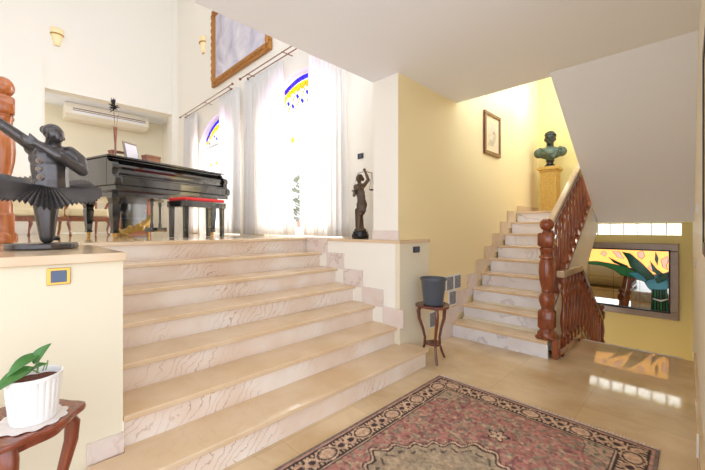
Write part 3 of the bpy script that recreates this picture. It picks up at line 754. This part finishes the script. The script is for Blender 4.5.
# ------------------------------------------------------------------ air conditioner
ac = thing('air_conditioner', 'long cream air conditioner under the recess ceiling', 'air conditioner', (.95, 10.43, 3.95))
m = MB(); m.prism([(0, .0), (.0, .06), (.05, .345), (.56, .345), (.56, .05), (.5, 0), (.1, -.0)], 'x', 0, 1.74)
m = MB(); m.prism([(.06, .345), (.0, .22), (.02, .08), (.16, .0), (.56, .0), (.56, .345)], 'x', 0, 1.74); m.build('casing', M['ac'], ac, bevel=.015)
m = MB(); m.box(.14, 1.66, -.006, .01, .19, .215); m.box(.14, 1.66, .0, .02, .155, .17); m.build('vent_slot', M['acdark'], ac)
m = MB(); m.prism([(.011, .10), (.005, .15), (.012, .15), (.02, .10)], 'x', .14, 1.66); m.build('louvre', M['white_plastic'], ac)
# ------------------------------------------------------------------ curtains and rods
def curtain(y0, y1, b0, b1, label, waves, seedv, ztop=3.965):
    rnd = random.Random(seedv); p1, p2 = rnd.random()*6, rnd.random()*6
    m = MB()
    def fn(u, v):
        k = 1-v
        ya = y0+(b0-y0)*k**1.5; yb = y1+(b1-y1)*k**1.5
        y = ya+(yb-ya)*u
        am = .028+.018*k
        x = XW-.135+am*sin(2*pi*waves*u+p1+.6*k)+.012*sin(2*pi*waves*2.3*u+p2+k)
        z = ZL+.015+(ztop-ZL-.015)*v
        return (x, y+.01*sin(2*pi*waves*u*1.7+p2)*k, z)
    m.grid(fn, 110, 16); o = m.build('curtain', M['sheer'], None, smooth=True, solid=.002, angle=180)
    tag(o, label, 'curtain', 'sheer white curtains'); return o
curtain(3.2, 3.93, 3.17, 4.02, 'sheer white curtain beside the lady with scales statue', 9, 1)
curtain(4.62, 5.84, 4.32, 5.86, 'sheer white curtain filling the far half of the nearer french window', 12, 2)
curtain(6.1, 6.88, 6.08, 6.9, 'narrow sheer white curtain just right of the piano end', 8, 3)
curtain(8.15, 8.9, 8.2, 8.95, 'sheer white curtain nearest the back corner of the living room', 7, 4)
def rod(y0, y1, label):
    e = thing('curtain_rod', label, 'curtain rod', (0, 0, 0), 0, 'double curtain rods')
    for dx, z, k in ((-.06, 4.03, 0), (.0, 4.0, .18)):
        m = MB(); m.tube([(XW-.14+dx, y0+k, z), (XW-.14+dx, y1-k, z)], .009, 10); m.sphere((XW-.14+dx, y0+k, z), .024, 12, 8); m.sphere((XW-.14+dx, y1-k, z), .024, 12, 8); m.build('rod', M['brown'], e, smooth=True)
    m = MB()
    for y in (y0+.25, (y0+y1)/2, y1-.25): m.box(XW-.2, XW-.001, y-.008, y+.008, 4.04, 4.05)
    m.build('bracket', M['brown'], e)
rod(3.2, 5.9, 'double brown curtain rod over the nearer french window'); rod(6.2, 8.98, 'double brown curtain rod over the french window behind the piano')
# ------------------------------------------------------------------ grand piano
PA = R(16.5)
pn = thing('grand_piano', 'black lacquered grand piano on the raised living room floor', 'piano', (.88, 4.88, ZL), PA)
W = 1.71
case = [(0, .14), (W, .14), (W, .62), (1.54, .86), (1.34, 1.08), (1.12, 1.34), (.96, 1.64), (.80, 1.80), (.50, 1.86), (.12, 1.84), (0, 1.7)]
m = MB(); m.prism(case, 'z', .64, .985); m.build('case', M['black'], pn, bevel=.008)
ld = [(-.012, .10), (W+.012, .10), (W+.012, .64), (1.55, .88), (1.35, 1.10), (1.13, 1.36), (.97, 1.66), (.81, 1.82), (.5, 1.88), (.12, 1.86), (-.012, 1.72)]
m = MB(); m.prism(ld, 'z', .987, 1.012); m.build('lid', M['black'], pn, bevel=.006)
arm = [(.14, .64), (-.03, .64), (-.05, .67), (-.05, .72), (-.03, .745), (.0, .755), (.02, .78), (.02, .82), (.0, .85), (.005, .885), (.03, .915), (.08, .925), (.12, .955), (.14, .975)]
for x0 in (0, W-.075):
    m = MB(); m.prism(arm, 'x', x0, x0+.075); m.build('arm', M['black'], pn, bevel=.006)
m = MB(); m.prism([(.139, .74), (.0, .74), (-.005, .76), (.05, .80), (.055, .84), (.04, .87), (.07, .90), (.11, .93), (.139, .97)], 'x', .077, W-.077); m.build('fallboard', M['black'], pn, bevel=.004)
m = MB(); m.box(.077, W-.077, -.04, .139, .64, .738); m.build('key_slip', M['black'], pn, bevel=.008)
m = MB(); m.box(.02, W-.02, -.02, .5, .58, .638); m.build('key_bed', M['black'], pn, bevel=.004)
m = MB(); m.box(.12, W-.12, .12, 1.5, .52, .58); m.build('under_frame', M['black'], pn)
for x, y in ((.13, .22), (W-.13, .22), (.42, 1.5)):
    m = MB(); rings = [(.055, .62), (.06, .56), (.062, .5), (.045, .42), (.05, .38), (.03, .09), (.036, .085), (.036, .06)]
    vs = []; fs = []
    for s_, z in rings: vs += [(x-s_, y-s_, z), (x+s_, y-s_, z), (x+s_, y+s_, z), (x-s_, y+s_, z)]
    for j in range(len(rings)-1): fs += [(j*4+i, (j+1)*4+i, (j+1)*4+(i+1) % 4, j*4+(i+1) % 4) for i in range(4)]
    fs += [(0, 1, 2, 3), tuple(len(vs)-1-i for i in range(4))]
    m.add(vs, fs); lg = m.build('leg', M['black'], pn)
    m = MB(); m.tube([(x-.012, y, .03), (x+.012, y, .03)], .03, 14); m.box(x-.018, x+.018, y-.02, y+.02, .045, .062); m.build('caster', M['steel'], lg, smooth=True)
m = MB()
for x in (.74, .86): m.lathe([(.02, .13), (.024, .16), (.016, .2), (.016, .42), (.024, .46), (.02, .53)], (x, .45, 0), 12)
m.box(.68, .92, .38, .52, .07, .13); m.box(.70, .90, .42, .48, .5, .58); ly = m.build('pedal_lyre', M['black'], pn, smooth=True)
for x in (.74, .80, .86):
    m = MB(); m.box(x-.012, x+.012, .28, .39, .075, .087); m.build('pedal', M['steel'], ly)
# bench
bn = thing('piano_bench', 'black piano bench with red velvet seat', 'bench', (1.56, 4.5, ZL), PA)
m = MB(); m.box(-.01, .63, -.01, .35, .39, .47); m.build('seat_frame', M['black'], bn, bevel=.006)
m = MB(); m.box(.0, .62, .0, .34, .472, .515); m.build('cushion', M['red'], bn, bevel=.018)
for x, y in ((.03, .03), (.59, .03), (.03, .31), (.59, .31)):
    m = MB(); m.prism([(x-.028, .39), (x+.028, .39), (x+.02, .0), (x-.02, .0)], 'y', y-.025, y+.025); m.build('leg', M['black'], bn, bevel=.003)
# things on the lid
LZ = ZL+1.0125
def onlid(x, y): c, s = cos(PA), sin(PA); return (.88+x*c-y*s, 4.88+x*s+y*c, LZ)
vz = thing('bud_vase', 'slender wooden vase with dark dried flower on the piano lid', 'vase', onlid(.24, .42))
m = MB(); m.lathe([(.032, 0), (.03, .01), (.012, .04), (.012, .2), (.02, .34), (.024, .42), (.019, .42), (.015, .3)], n=16); m.build('vase_body', M['brown'], vz, smooth=True)
m = MB(); m.tube([(0, 0, .38), (-.012, 0, .55), (-.02, 0, .68)], .003, 6); m.tube([(.005, 0, .38), (.02, 0, .5), (.035, .0, .6)], .002, 6); m.build('stem', M['brown'], vz, smooth=True)
m = MB(); rnd = random.Random(3)
for i in range(26):
    a = rnd.uniform(0, 2*pi); e = rnd.uniform(-.3, 1.3); l = rnd.uniform(.05, .1); z0 = .63+rnd.random()*.09
    m.tube([(-.02, 0, z0), (-.02+.5*l*cos(a)*cos(e), .5*l*sin(a)*cos(e), z0+.5*l*sin(e)+.01), (-.02+l*cos(a)*cos(e), l*sin(a)*cos(e), z0+l*sin(e))], [.006, .008, .001], 5)
m.build('dried_flower', M['lead'], vz)
pf = thing('photo_frame', 'pale photo in a thin frame tilted on the piano lid', 'photo frame', onlid(.47, .42), PA+R(20))
m = MB(); m.prism([(-.0, .0), (.06, .27), (.075, .27), (.015, .0)], 'x', -.12, .12); m.build('frame', M['pewter'], pf, bevel=.003)
m = MB(); m.prism([(.001, .025), (.05, .245), (.053, .245), (.003, .025)], 'x', -.10, .10); o = m.build('photo', M['paper'], pf); o.location = (0, -.003, 0)
bx = thing('wooden_box', 'small brown wooden box beside the photo frame on the piano lid', 'box', onlid(.70, .40), PA)
m = MB(); m.box(-.1, .1, -.06, .06, 0, .10); m.build('box_body', M['brown'], bx, bevel=.004)
m = MB(); m.box(-.104, .104, -.064, .064, .1005, .13); m.build('lid', M['brown'], bx, bevel=.004)
bx = thing('wooden_stand', 'low brown wooden stand behind the bud vase on the piano lid', 'stand', onlid(.34, .52), PA)
m = MB(); m.box(-.12, .12, -.05, .05, .115, .135); m.build('top', M['brown'], bx, bevel=.003)
for x in (-.1, .1):
    m = MB(); m.box(x-.012, x+.012, -.045, .045, 0, .115); m.build('leg', M['brown'], bx)
# ------------------------------------------------------------------ furniture beyond the piano
cb = thing('glass_cabinet', 'brown wooden cabinet with blue glass door seen under the piano', 'cabinet', (1.60, 8.5, ZL))
m = MB(); m.box(0, .07, 0, .4, 0, 1.1); m.box(.56, .64, 0, .4, 0, 1.1); m.box(.07, .56, .02, .4, 1.02, 1.1); m.box(.07, .56, .02, .4, 0, .06); m.box(.07, .56, .38, .4, .06, 1.02); m.build('carcass', M['brown'], cb, bevel=.005)
m = MB(); m.box(.075, .555, .01, .02, .065, 1.015); dr = m.build('door', M['bluepane'], cb)
m = MB(); m.sphere((.52, -.004, .5), .012, 10, 8); m.build('knob', M['steel'], dr, smooth=True)
for z in (.32, .66):
    m = MB(); m.box(.075, .555, .04, .375, z, z+.02); m.build('shelf', M['white_plastic'], cb)
gs = MB()
P = [(0, 0, .05), (.1, .02, .05), (.2, 0, .10), (.3, -.02, .12), (.40, 0, .18), (.5, .02, .27), (.56, 0, .30)]
gs.tube(P, [.05, .055, .06, .055, .05, .04, .01], 12)
rnd = random.Random(5)
for i in range(22):
    k = rnd.randint(0, 5); t = rnd.random(); q = [P[k][j]*(1-t)+P[k+1][j]*t for j in range(3)]
    gs.sphere((q[0]+rnd.uniform(-.02, .02), q[1]+rnd.uniform(-.05, .05), max(.035, q[2]+rnd.uniform(-.05, .06))), (.04, .03, .035), 8, 6)
gs.lathe([(.06, 0), (.07, .01), (.05, .03)], (.08, 0, 0), 16); gs.lathe([(.02, 0), (.022, .22), (.02, .23)], (.48, 0, 0), 10)
o = gs.build('gilt_sculpture', M['gold'], None, voxel=.012); o.location = (1.32, 6.9, ZL); o.rotation_euler = (0, 0, R(10)); tag(o, 'gilded twisting sculpture standing on the floor under the piano', 'sculpture')
def armchair():
    c = thing('salon_chair', 'ivory salon chair with curved wooden legs between dancer and piano legs', 'chair', (.96, 7.7, ZL), R(10), 'ivory salon chairs')
    m = MB(); m.box(-.3, .3, -.27, .27, .32, .46); m.build('seat', M['fabric'], c, bevel=.04)
    m = MB(); m.box(-.31, .31, -.28, .28, .24, .318); m.build('seat_rail', M['brown'], c, bevel=.012)
    m = MB(); m.prism([(.24, .46), (.30, .46), (.40, .92), (.34, .95)], 'x', -.25, .25); m.build('backrest', M['fabric'], c, bevel=.02)
    m = MB(); m.tube([(-.27, .28, .46), (-.29, .34, .7), (-.25, .4, .94), (0, .43, 1.0), (.25, .4, .94), (.29, .34, .7), (.27, .28, .46)], .022, 8); m.build('back_frame', M['brown'], c, smooth=True)
    for s_ in (-1, 1):
        m = MB(); m.tube([(s_*.28, .32, .66), (s_*.31, .1, .68), (s_*.32, -.12, .66), (s_*.31, -.18, .58), (s_*.29, -.12, .48), (s_*.29, -.1, .3)], .02, 8); m.build('armrest', M['brown'], c, smooth=True)
        m = MB(); m.tube([(s_*.27, -.24, .26), (s_*.295, -.27, .2), (s_*.27, -.25, .1), (s_*.27, -.27, .03), (s_*.28, -.3, .005)], [.03, .028, .018, .015, .02], 8); m.build('leg', M['brown'], c, smooth=True)
        m = MB(); m.tube([(s_*.27, .24, .26), (s_*.27, .27, .12), (s_*.28, .31, .005)], [.024, .02, .018], 8); m.build('leg', M['brown'], c, smooth=True)
    return c
ch = armchair(); dup(ch, (.12, 8.2, ZL), R(-25), 'ivory salon chair with curved wooden legs seen left of the dancer statue leg')
# shrub outside
sh = thing('potted_shrub', 'green leafy shrub outside the nearer french window', 'shrub', (4.15, 5.5, ZL-.02))
m = MB(); m.lathe([(.13, 0), (.16, .26), (.17, .28), (.14, .27)], n=20); m.build('planter', M['brown'], sh, smooth=True)
m = MB(); rnd = random.Random(9)
for i in range(420):
    a = rnd.uniform(0, 2*pi); z = rnd.uniform(.25, 1.1); r = .24*sqrt(rnd.random())*(1-.5*abs(z-.65)); p = Vector((r*cos(a), r*sin(a), z))
    d = Vector((cos(a)*.6+rnd.uniform(-.5, .5), sin(a)*.6+rnd.uniform(-.5, .5), rnd.uniform(-.3, .8))).normalized()*.15; s_ = d.cross(Vector((0, 0, 1))).normalized()*.045
    m.add([p, p+d*.5+s_, p+d, p+d*.5-s_], [(0, 1, 2, 3)])
m.build('foliage', M['foliage'], sh)
m = MB(); m.tube([(0, 0, .2), (.01, 0, .6), (0, .01, .95)], .015, 8); m.build('stem', M['brown'], sh)
# ------------------------------------------------------------------ stained glass mirror on the far wall
mi = thing('stained_glass_mirror', 'large pewter framed mirror with stained glass lilies on the stairwell wall', 'mirror', (XF-.001, 0, 0))
Y0, Y1, Z0, Z1 = .19, 1.76, -.06, 1.078; T = .115
m = MB(); m.box(-.07, 0, Y0, Y1, Z0, Z0+T); m.box(-.07, 0, Y0, Y1, Z1-T, Z1); m.box(-.07, 0, Y0, Y0+T, Z0+T, Z1-T); m.box(-.07, 0, Y1-T, Y1, Z0+T, Z1-T)
m.build('frame', M['pewter'], mi, bevel=.012)
m = MB(); t2 = .012
ya, yb, za, zb = Y0+T, Y1-T, Z0+T, Z1-T
m.box(-.078, -.06, ya-.02, yb+.02, za-.02, za); m.box(-.078, -.06, ya-.02, yb+.02, zb, zb+.02); m.box(-.078, -.06, ya-.02, ya, za, zb); m.box(-.078, -.06, yb, yb+.02, za, zb); m.build('inner_bead', M['lead'], mi)
m = MB()
nyt, nzt = 4, 4
for i in range(nyt):
    for j in range(nzt):
        y0_ = ya+(yb-ya)*i/nyt; y1_ = ya+(yb-ya)*(i+1)/nyt; z0_ = za+(zb-za)*j/nzt; z1_ = za+(zb-za)*(j+1)/nzt
        m.box(-.03, -.02, y0_+.002, y1_-.002, z0_+.002, z1_-.002)
m.build('mirror_panel', M['mirror'], mi)
m = MB(); m.box(-.02, -.002, ya, yb, za, zb); m.build('backing', M['lead'], mi)
def art(name, poly, mat, d=.0, th=.006, lead=True):
    mb = MB(); mb.prism(poly, 'x', -.034-d-th, -.034-d); o = mb.build(name, mat, mi)
    if lead:
        lb = MB(); lb.tube([(-.034-d-th, p[0], p[1]) for p in poly], .004, 6, close=True); lb.build('lead_outline', M['lead'], o)
    return o
YBp = [(1.64, .96), (.308, .96), (.308, .65), (.371, .627), (.485, .603), (.779, .69), (.988, .718), (1.64, .725)]
art('lit_glass_background', YBp, M['back'], 0, .004, False)
art('long_leaf', [(1.40, .72), (1.351, .743), (1.184, .755), (.965, .726), (.802, .688), (.645, .602), (.538, .514), (.58, .481), (.712, .524), (.871, .552), (.965, .631), (1.11, .688), (1.351, .706)], M['g_green2'], .006)
art('broad_leaf', [(.859, .931), (.756, .908), (.624, .773), (.495, .616), (.464, .536), (.538, .514), (.667, .614), (.756, .706), (.79, .819)], M['g_green'], .013)
art('narrow_leaf', [(1.036, .833), (.917, .767), (.779, .705), (.802, .683), (.965, .749)], M['g_green'], .013)
art('upright_leaf', [(.453, .951), (.422, .856), (.433, .746), (.458, .827)], M['g_green'], .013)
art('small_leaf', [(.516, .809), (.443, .69), (.371, .627), (.412, .582), (.485, .658)], M['g_green'], .014)
art('side_leaf', [(.310, .660), (.371, .614), (.453, .537), (.433, .47), (.351, .52), (.310, .585)], M['g_green'], .016)
art('blue_glass', [(.58, .467), (.495, .56), (.392, .612), (.312, .567), (.312, .406), (.371, .354), (.474, .327), (.538, .388)], M['g_cyan'], .008)
art('blue_glass', [(.779, .604), (.645, .616), (.548, .499), (.58, .476), (.689, .521)], M['g_cyan'], .009)
for i in range(6):
    y = .325+i*.03; art('stalk', [(y, .38), (y+.022, .39-.006*i), (y+.02+.012*(i-3)*.4, .058), (y-.004+.012*(i-3)*.4, .058)], M['g_green'] if i % 2 else M['g_green2'], .016)
art('ribbon_band', [(.485, .248), (.392, .228), (.312, .262), (.312, .238), (.392, .195), (.485, .22)], M['g_white'], .026)
for p in ([(1.147, .887), (1.097, .935), (1.061, .892), (1.085, .845)], [(.988, .94), (.894, .93), (.836, .816), (.917, .841)], [(.667, .926), (.602, .958), (.58, .875), (.613, .831), (.656, .856)], [(.392, .831), (.315, .891), (.312, .811), (.331, .753), (.315, .688), (.371, .723)], [(.545, .70), (.50, .76), (.46, .70), (.48, .64)]):
    art('lily_flower', p, M['g_pink'], .008)
# ------------------------------------------------------------------ statues
def part_fig(name, mb, mat, parent, voxel): return mb.build(name, mat, parent, voxel=voxel)
# dancer
DX, DY = .15, 2.74
dn = thing('dancer_statue', 'dark bronze ballerina statue in a pleated tutu on the half wall', 'statue', (DX, DY, ZL))
def dp(px, py, d=0):
    return ((px-40)*.00425, d, 1.314-(py-228)*.0058-ZL)
m = MB(); m.prism([(.165*cos(2*pi*i/40)*(1+.04*sin(5*2*pi*i/40)), .15*sin(2*pi*i/40)*(1+.04*cos(4*2*pi*i/40))) for i in range(40)], 'z', .001, .035); m.build('base', M['bronze'], dn, bevel=.008)
b = MB()
b.cap(dp(44, 238), dp(43, 205), .036, .062); b.cap(dp(43, 205), dp(44, 188), .062, .085)
b.cap(dp(42, 237, .02), dp(56, 239, .03), .022, .014)
b.cap(dp(48, 187), dp(48, 178), .092, .086); b.cap(dp(48, 180), dp(47, 165), .086, .092); b.cap(dp(47, 165), dp(47, 154), .09, .086)
b.sphere(dp(47, 158), (.098, .07, .07)); b.cap(dp(30, 148), dp(66, 150), .045, .045)
b.cap(dp(50, 148, -.02), dp(50, 137, -.05), .042, .036)
b.sphere(dp(51.5, 133, -.062), (.043, .052, .05)); b.sphere(dp(54, 136.5, -.082), (.03, .03, .028))
b.cap(dp(56, 139, -.118), dp(56, 141, -.128), .008, .006)
for e in (-1, 1): b.sphere(dp(52+e*5+2, 137, -.118), (.006, .006, .004))
b.sphere(dp(41.5, 134.5, -.055), (.006, .011, .012)); b.sphere(dp(61.5, 136, -.055), (.006, .011, .012))
# stretched arm
b.cap(dp(28, 146, -.02), dp(0, 131, -.05), .036, .029); b.cap(dp(0, 131, -.05), dp(-34, 112, -.06), .028, .018)
hb = dp(-34, 112, -.06)
for k in range(4): b.cap((hb[0]-.01, hb[1]-.018+.012*k, hb[2]+.005), (hb[0]-.075+.006*abs(k-1), hb[1]-.022+.014*k, hb[2]+.03), .008, .006, 8)
b.cap((hb[0], hb[1]-.02, hb[2]+.01), (hb[0]-.03, hb[1]-.04, hb[2]+.035), .008, .006, 8); b.sphere((hb[0]-.012, hb[1], hb[2]+.004), (.026, .024, .014))
# folded arm
b.cap(dp(68, 149, -.02), dp(78, 156, -.04), .042, .04); b.cap(dp(78, 156, -.04), dp(81, 168, -.08), .038, .032)
b.cap(dp(81, 168, -.08), dp(54, 156, -.13), .031, .029); b.cap(dp(54, 156, -.13), dp(32, 145.5, -.11), .028, .02)
hb = dp(28, 144, -.105); b.sphere(hb, (.026, .016, .022))
for k in range(4): b.cap((hb[0]-.005, hb[1]-.012, hb[2]+.018-.012*k), (hb[0]-.04+.004*abs(k-1), hb[1]+.012, hb[2]+.024-.013*k), .0085, .007, 8)
b.cap((hb[0]+.01, hb[1]-.012, hb[2]+.012), (hb[0]-.012, hb[1]-.016, hb[2]+.036), .008, .006, 8)
b.build('body', M['bronze'], dn, voxel=.0055)
b = MB(); b.sphere(dp(49, 130, -.04), (.049, .054, .047)); b.sphere(dp(42, 127, .015), (.026, .026, .026)); b.build('hair', M['bronze'], dn, voxel=.005)
m = MB()
def tutu(u, v):
    a = 2*pi*u; r = .07+.2*v
    front = max(0, -sin(a))
    z = dp(0, 185)[2]-v*.125*front+.012*v*abs(cos(a))+.085*v*max(0, sin(a))-.012*v*v*(1+sin(7*a))
    k = int(round(u*136)) % 2
    z += (.008*v+.0025)*(1 if k else -1); r *= 1+.015*sin(13*a)*v
    return (.012+r*cos(a), r*sin(a), z)
m.grid(tutu, 136, 9, True); m.build('tutu', M['bronze'], dn, solid=.004)
m = MB()
for (px, py, rr) in ((35, 162, .018), (34, 170, .014), (36, 178, .018)):
    c = dp(px, py, -.075)
    m.tube([(c[0]+rr*(1-t/16)*cos(t*.8), c[1]-.004, c[2]+rr*(1-t/16)*sin(t*.8)) for t in range(15)], .004, 6)
m.build('bodice_scroll', M['pewter'], dn, smooth=True)
# lady with scales
jy = thing('justice_statue', 'bronze statue of a lady holding scales on the marble ledge', 'statue', (2.93, 2.80, ZL), R(-45))
def jp(px, py, d=0): return ((px-361)*.0117, d, (238-py)*.0117)
m = MB(); m.lathe([(.095, .0), (.1, .01), (.1, .05), (.09, .055), (.085, .085), (.0, .085)], n=28); m.build('plinth', M['darkstone'], jy, smooth=True)
b = MB(); Zo = .085
b.sphere((0, 0, .1), (.075, .06, .03))
b.cap(jp(363, 229), jp(361, 214, -.01), .022, .032); b.cap(jp(359, 229, -.02), jp(360, 216, -.02), .022, .03); b.cap(jp(361, 214), jp(362, 204), .04, .06)
b.cap(jp(362.5, 205), jp(361.8, 198), .056, .042); b.cap(jp(361.8, 198), jp(360.5, 188), .042, .05); b.cap(jp(356.5, 186), jp(364, 185), .03, .03)
b.cap(jp(360, 185), jp(360, 181), .025, .022); b.sphere(jp(359.5, 178, -.01), (.037, .042, .046)); b.sphere(jp(359.5, 178.6, -.052), (.007, .01, .01))
b.cap(jp(364.5, 185), jp(369, 179), .024, .021); b.cap(jp(369, 179), jp(365.6, 170), .02, .015); hb = jp(365.3, 168.8); b.sphere(hb, (.016, .016, .018))
for k in range(4): b.cap((hb[0]-.008, hb[1]-.014+.009*k, hb[2]+.008), (hb[0]-.02, hb[1]-.016+.01*k, hb[2]-.004), .006, .005, 8)
b.cap((hb[0]+.008, hb[1]-.012, hb[2]), (hb[0]+.004, hb[1]-.026, hb[2]+.006), .006, .005, 8)
b.cap(jp(356.5, 187), jp(354.7, 195, -.02), .024, .019); b.cap(jp(354.7, 195, -.02), jp(356, 193.5, -.10), .018, .014); hb = jp(356, 193, -.115); b.sphere(hb, (.014, .018, .012))
for k in range(4): b.cap((hb[0]-.012+.008*k, hb[1]-.01, hb[2]), (hb[0]-.012+.008*k, hb[1]-.03, hb[2]+.004), .006, .005, 8)
b.build('body', M['bronze2'], jy, voxel=.006)
b = MB(); b.cap(jp(362, 211, .01), jp(362.8, 204), .05, .062); b.cap(jp(362.8, 204), jp(361.6, 197), .062, .046); b.cap(jp(361.6, 197), jp(360.5, 190), .046, .054); b.cap(jp(358.0, 229, .02), jp(358.8, 210, .01), .022, .04)
for k in range(6): b.cap(jp(358+k*1.4, 191, -.042), jp(359.5+k*1.3, 211, -.05), .007, .009)
b.build('robe', M['robe'], jy, voxel=.007)
b = MB(); b.sphere(jp(360.5, 176.5, .012), (.04, .042, .042)); b.sphere(jp(363.3, 178, .035), (.024, .024, .024)); b.build('hair', M['bronze2'], jy, voxel=.006)
m = MB(); c = jp(368, 171.5); m.tube([jp(358.5, 172.5), jp(366, 170.5), jp(373.5, 172.5)], .004, 8)
for px in (372.5,):
    q = jp(px, 189)
    for dx in (-.03, .03): m.tube([jp(px, 172.3), (q[0]+dx, q[1], q[2])], .0018, 5)
    m.tube([jp(px, 172.3), (q[0], q[1]-.03, q[2])], .0018, 5)
    m.lathe([(.0, -.012), (.026, -.006), (.036, .004), (.034, .005), (.02, -.001)], q, 20)
q = jp(355.5, 191.5, -.12)
for dx in (-.03, .03): m.tube([jp(358.6, 172.5, -.0), (q[0]+dx, q[1], q[2])], .0018, 5)
m.lathe([(.0, -.012), (.03, -.006), (.042, .004), (.04, .005), (.02, -.001)], q, 20)
m.build('scales', M['bronze2'], jy, smooth=True)
# bust and pedestal
pd = thing('pedestal', 'square golden fluted pedestal in the corner of the half landing', 'pedestal', (6.70, 1.82, ZLd))
m = MB(); m.box(-.15, .15, -.15, .15, 0, .06); m.build('plinth', M['gold'], pd, bevel=.008)
m = MB(); m.box(-.125, .125, -.125, .125, .06, .70)
for s_ in (-.085, -.045, 0, .045, .085):
    m.box(-.131, -.125, s_-.009, s_+.009, .1, .66); m.box(s_-.009, s_+.009, -.131, -.125, .1, .66)
m.build('shaft', M['gold'], pd, bevel=.003)
m = MB(); m.box(-.14, .14, -.14, .14, .70, .73); m.box(-.165, .165, -.165, .165, .73, .77); m.box(-.15, .15, -.15, .15, .77, .79); m.build('capital', M['gold'], pd, bevel=.006)
bu = thing('bust', 'green patinated bronze bust of a man on the golden pedestal', 'bust', (6.70, 1.82, ZLd+.79), R(-75))
m = MB(); m.lathe([(.09, 0), (.095, .015), (.085, .03), (.06, .05), (.05, .075), (.06, .1), (.07, .115), (.0, .115)], n=28); m.build('socle', M['darkstone'], bu, smooth=True)
b = MB()
b.cap((0, 0, .13), (0, 0, .22), .06, .13); b.sphere((0, 0, .25), (.20, .115, .11)); b.sphere((-.17, .01, .26), (.085, .09, .085)); b.sphere((.17, .01, .26), (.085, .09, .085)); b.cap((0, .01, .3), (0, 0, .37), .08, .06)
for k in range(7): b.cap((-.16+.02*k, -.09-.003*k, .33-.015*k), (.12-.01*k, -.10, .27-.022*k), .011, .011)
b.sphere((.15, -.07, .31), (.035, .025, .035))
b.build('draped_shoulders', M['verdigris'], bu, voxel=.008)
b = MB(); b.cap((0, 0, .34), (0, -.01, .42), .06, .055); b.sphere((0, -.0, .50), (.078, .095, .108)); b.sphere((0, -.03, .45), (.06, .07, .065)); b.cap((0, -.094, .515), (0, -.112, .478), .011, .016); b.sphere((0, -.085, .405), (.032, .025, .022))
b.cap((-.05, -.078, .525), (.05, -.078, .525), .014, .014); b.cap((-.024, -.092, .448), (.024, -.092, .448), .008, .008); b.cap((-.02, -.09, .437), (.02, -.09, .437), .009, .009)
for e in (-1, 1): b.sphere((e*.033, -.085, .508), (.013, .011, .009)); b.sphere((e*.08, .01, .49), (.012, .024, .034))
b.build('head', M['darkhead'], bu, voxel=.006)
b = MB(); rnd = random.Random(2)
b.sphere((0, .015, .535), (.084, .092, .085))
for i in range(60):
    a = rnd.uniform(0, 2*pi); e = rnd.uniform(.1, 1.4); b.sphere((.084*cos(a)*cos(e), .015+.09*sin(a)*cos(e), .535+.085*sin(e)), .019, 8, 6)
b.build('curly_hair', M['darkhead'], bu, voxel=.006)
# ------------------------------------------------------------------ light
w = bpy.data.worlds.new('daylight'); sc.world = w; w.use_nodes = True
bg = w.node_tree.nodes['Background']; bg.inputs['Color'].default_value = (.89, .96, 1.07, 1); bg.inputs['Strength'].default_value = 1.6
def area(name, loc, rot, sx, sy, power, col=(1, .96, .9)):
    l = bpy.data.lights.new(name, 'AREA'); l.shape = 'RECTANGLE'; l.size = sx; l.size_y = sy; l.energy = power; l.color = col
    o = bpy.data.objects.new(name, l); COL.objects.link(o); o.location = loc; o.rotation_euler = rot; return o
def point(name, loc, power, col=(1, .9, .72), r=.06):
    l = bpy.data.lights.new(name, 'POINT'); l.energy = power; l.color = col; l.shadow_soft_size = r
    o = bpy.data.objects.new(name, l); COL.objects.link(o); o.location = loc; return o
area('window_daylight_near', (XW+2.4, 4.4, 2.9), (0, R(90), 0), 3.2, 2.6, 210)
area('window_daylight_far', (XW+2.4, 7.4, 2.9), (0, R(90), 0), 3.2, 2.6, 210)
area('glass_block_daylight', (XF+.5, .75, 1.3), (0, R(90), 0), .5, 1.4, 9)
point('downstairs_fill', (6.2, .5, -.75), 2.5, (1, .93, .8), .1)  # added fill light to brighten the lower stairwell; no lamp is seen there
point('stairwell_lamp', (6.1, 1.75, 3.6), 14, (1, .93, .75), .12)
sc.view_settings.view_transform = 'Standard'; sc.view_settings.look = 'None'; sc.view_settings.gamma = 1; sc.view_settings.use_curve_mapping = False
sc.view_settings.exposure = .73
sc.cycles.max_bounces = 10; sc.cycles.diffuse_bounces = 6; sc.cycles.transparent_max_bounces = 12; sc.cycles.use_denoising = True
# ------------------------------------------------------------------ camera
cam = bpy.data.cameras.new('camera'); co = bpy.data.objects.new('camera', cam); COL.objects.link(co)
co.location = (0, 0, 1.314); co.rotation_euler = (R(90), 0, R(-45))
cam.sensor_width = 36; cam.sensor_fit = 'HORIZONTAL'; cam.lens = 345/705*36; cam.shift_y = -7/705; cam.clip_start = .01
sc.camera = co
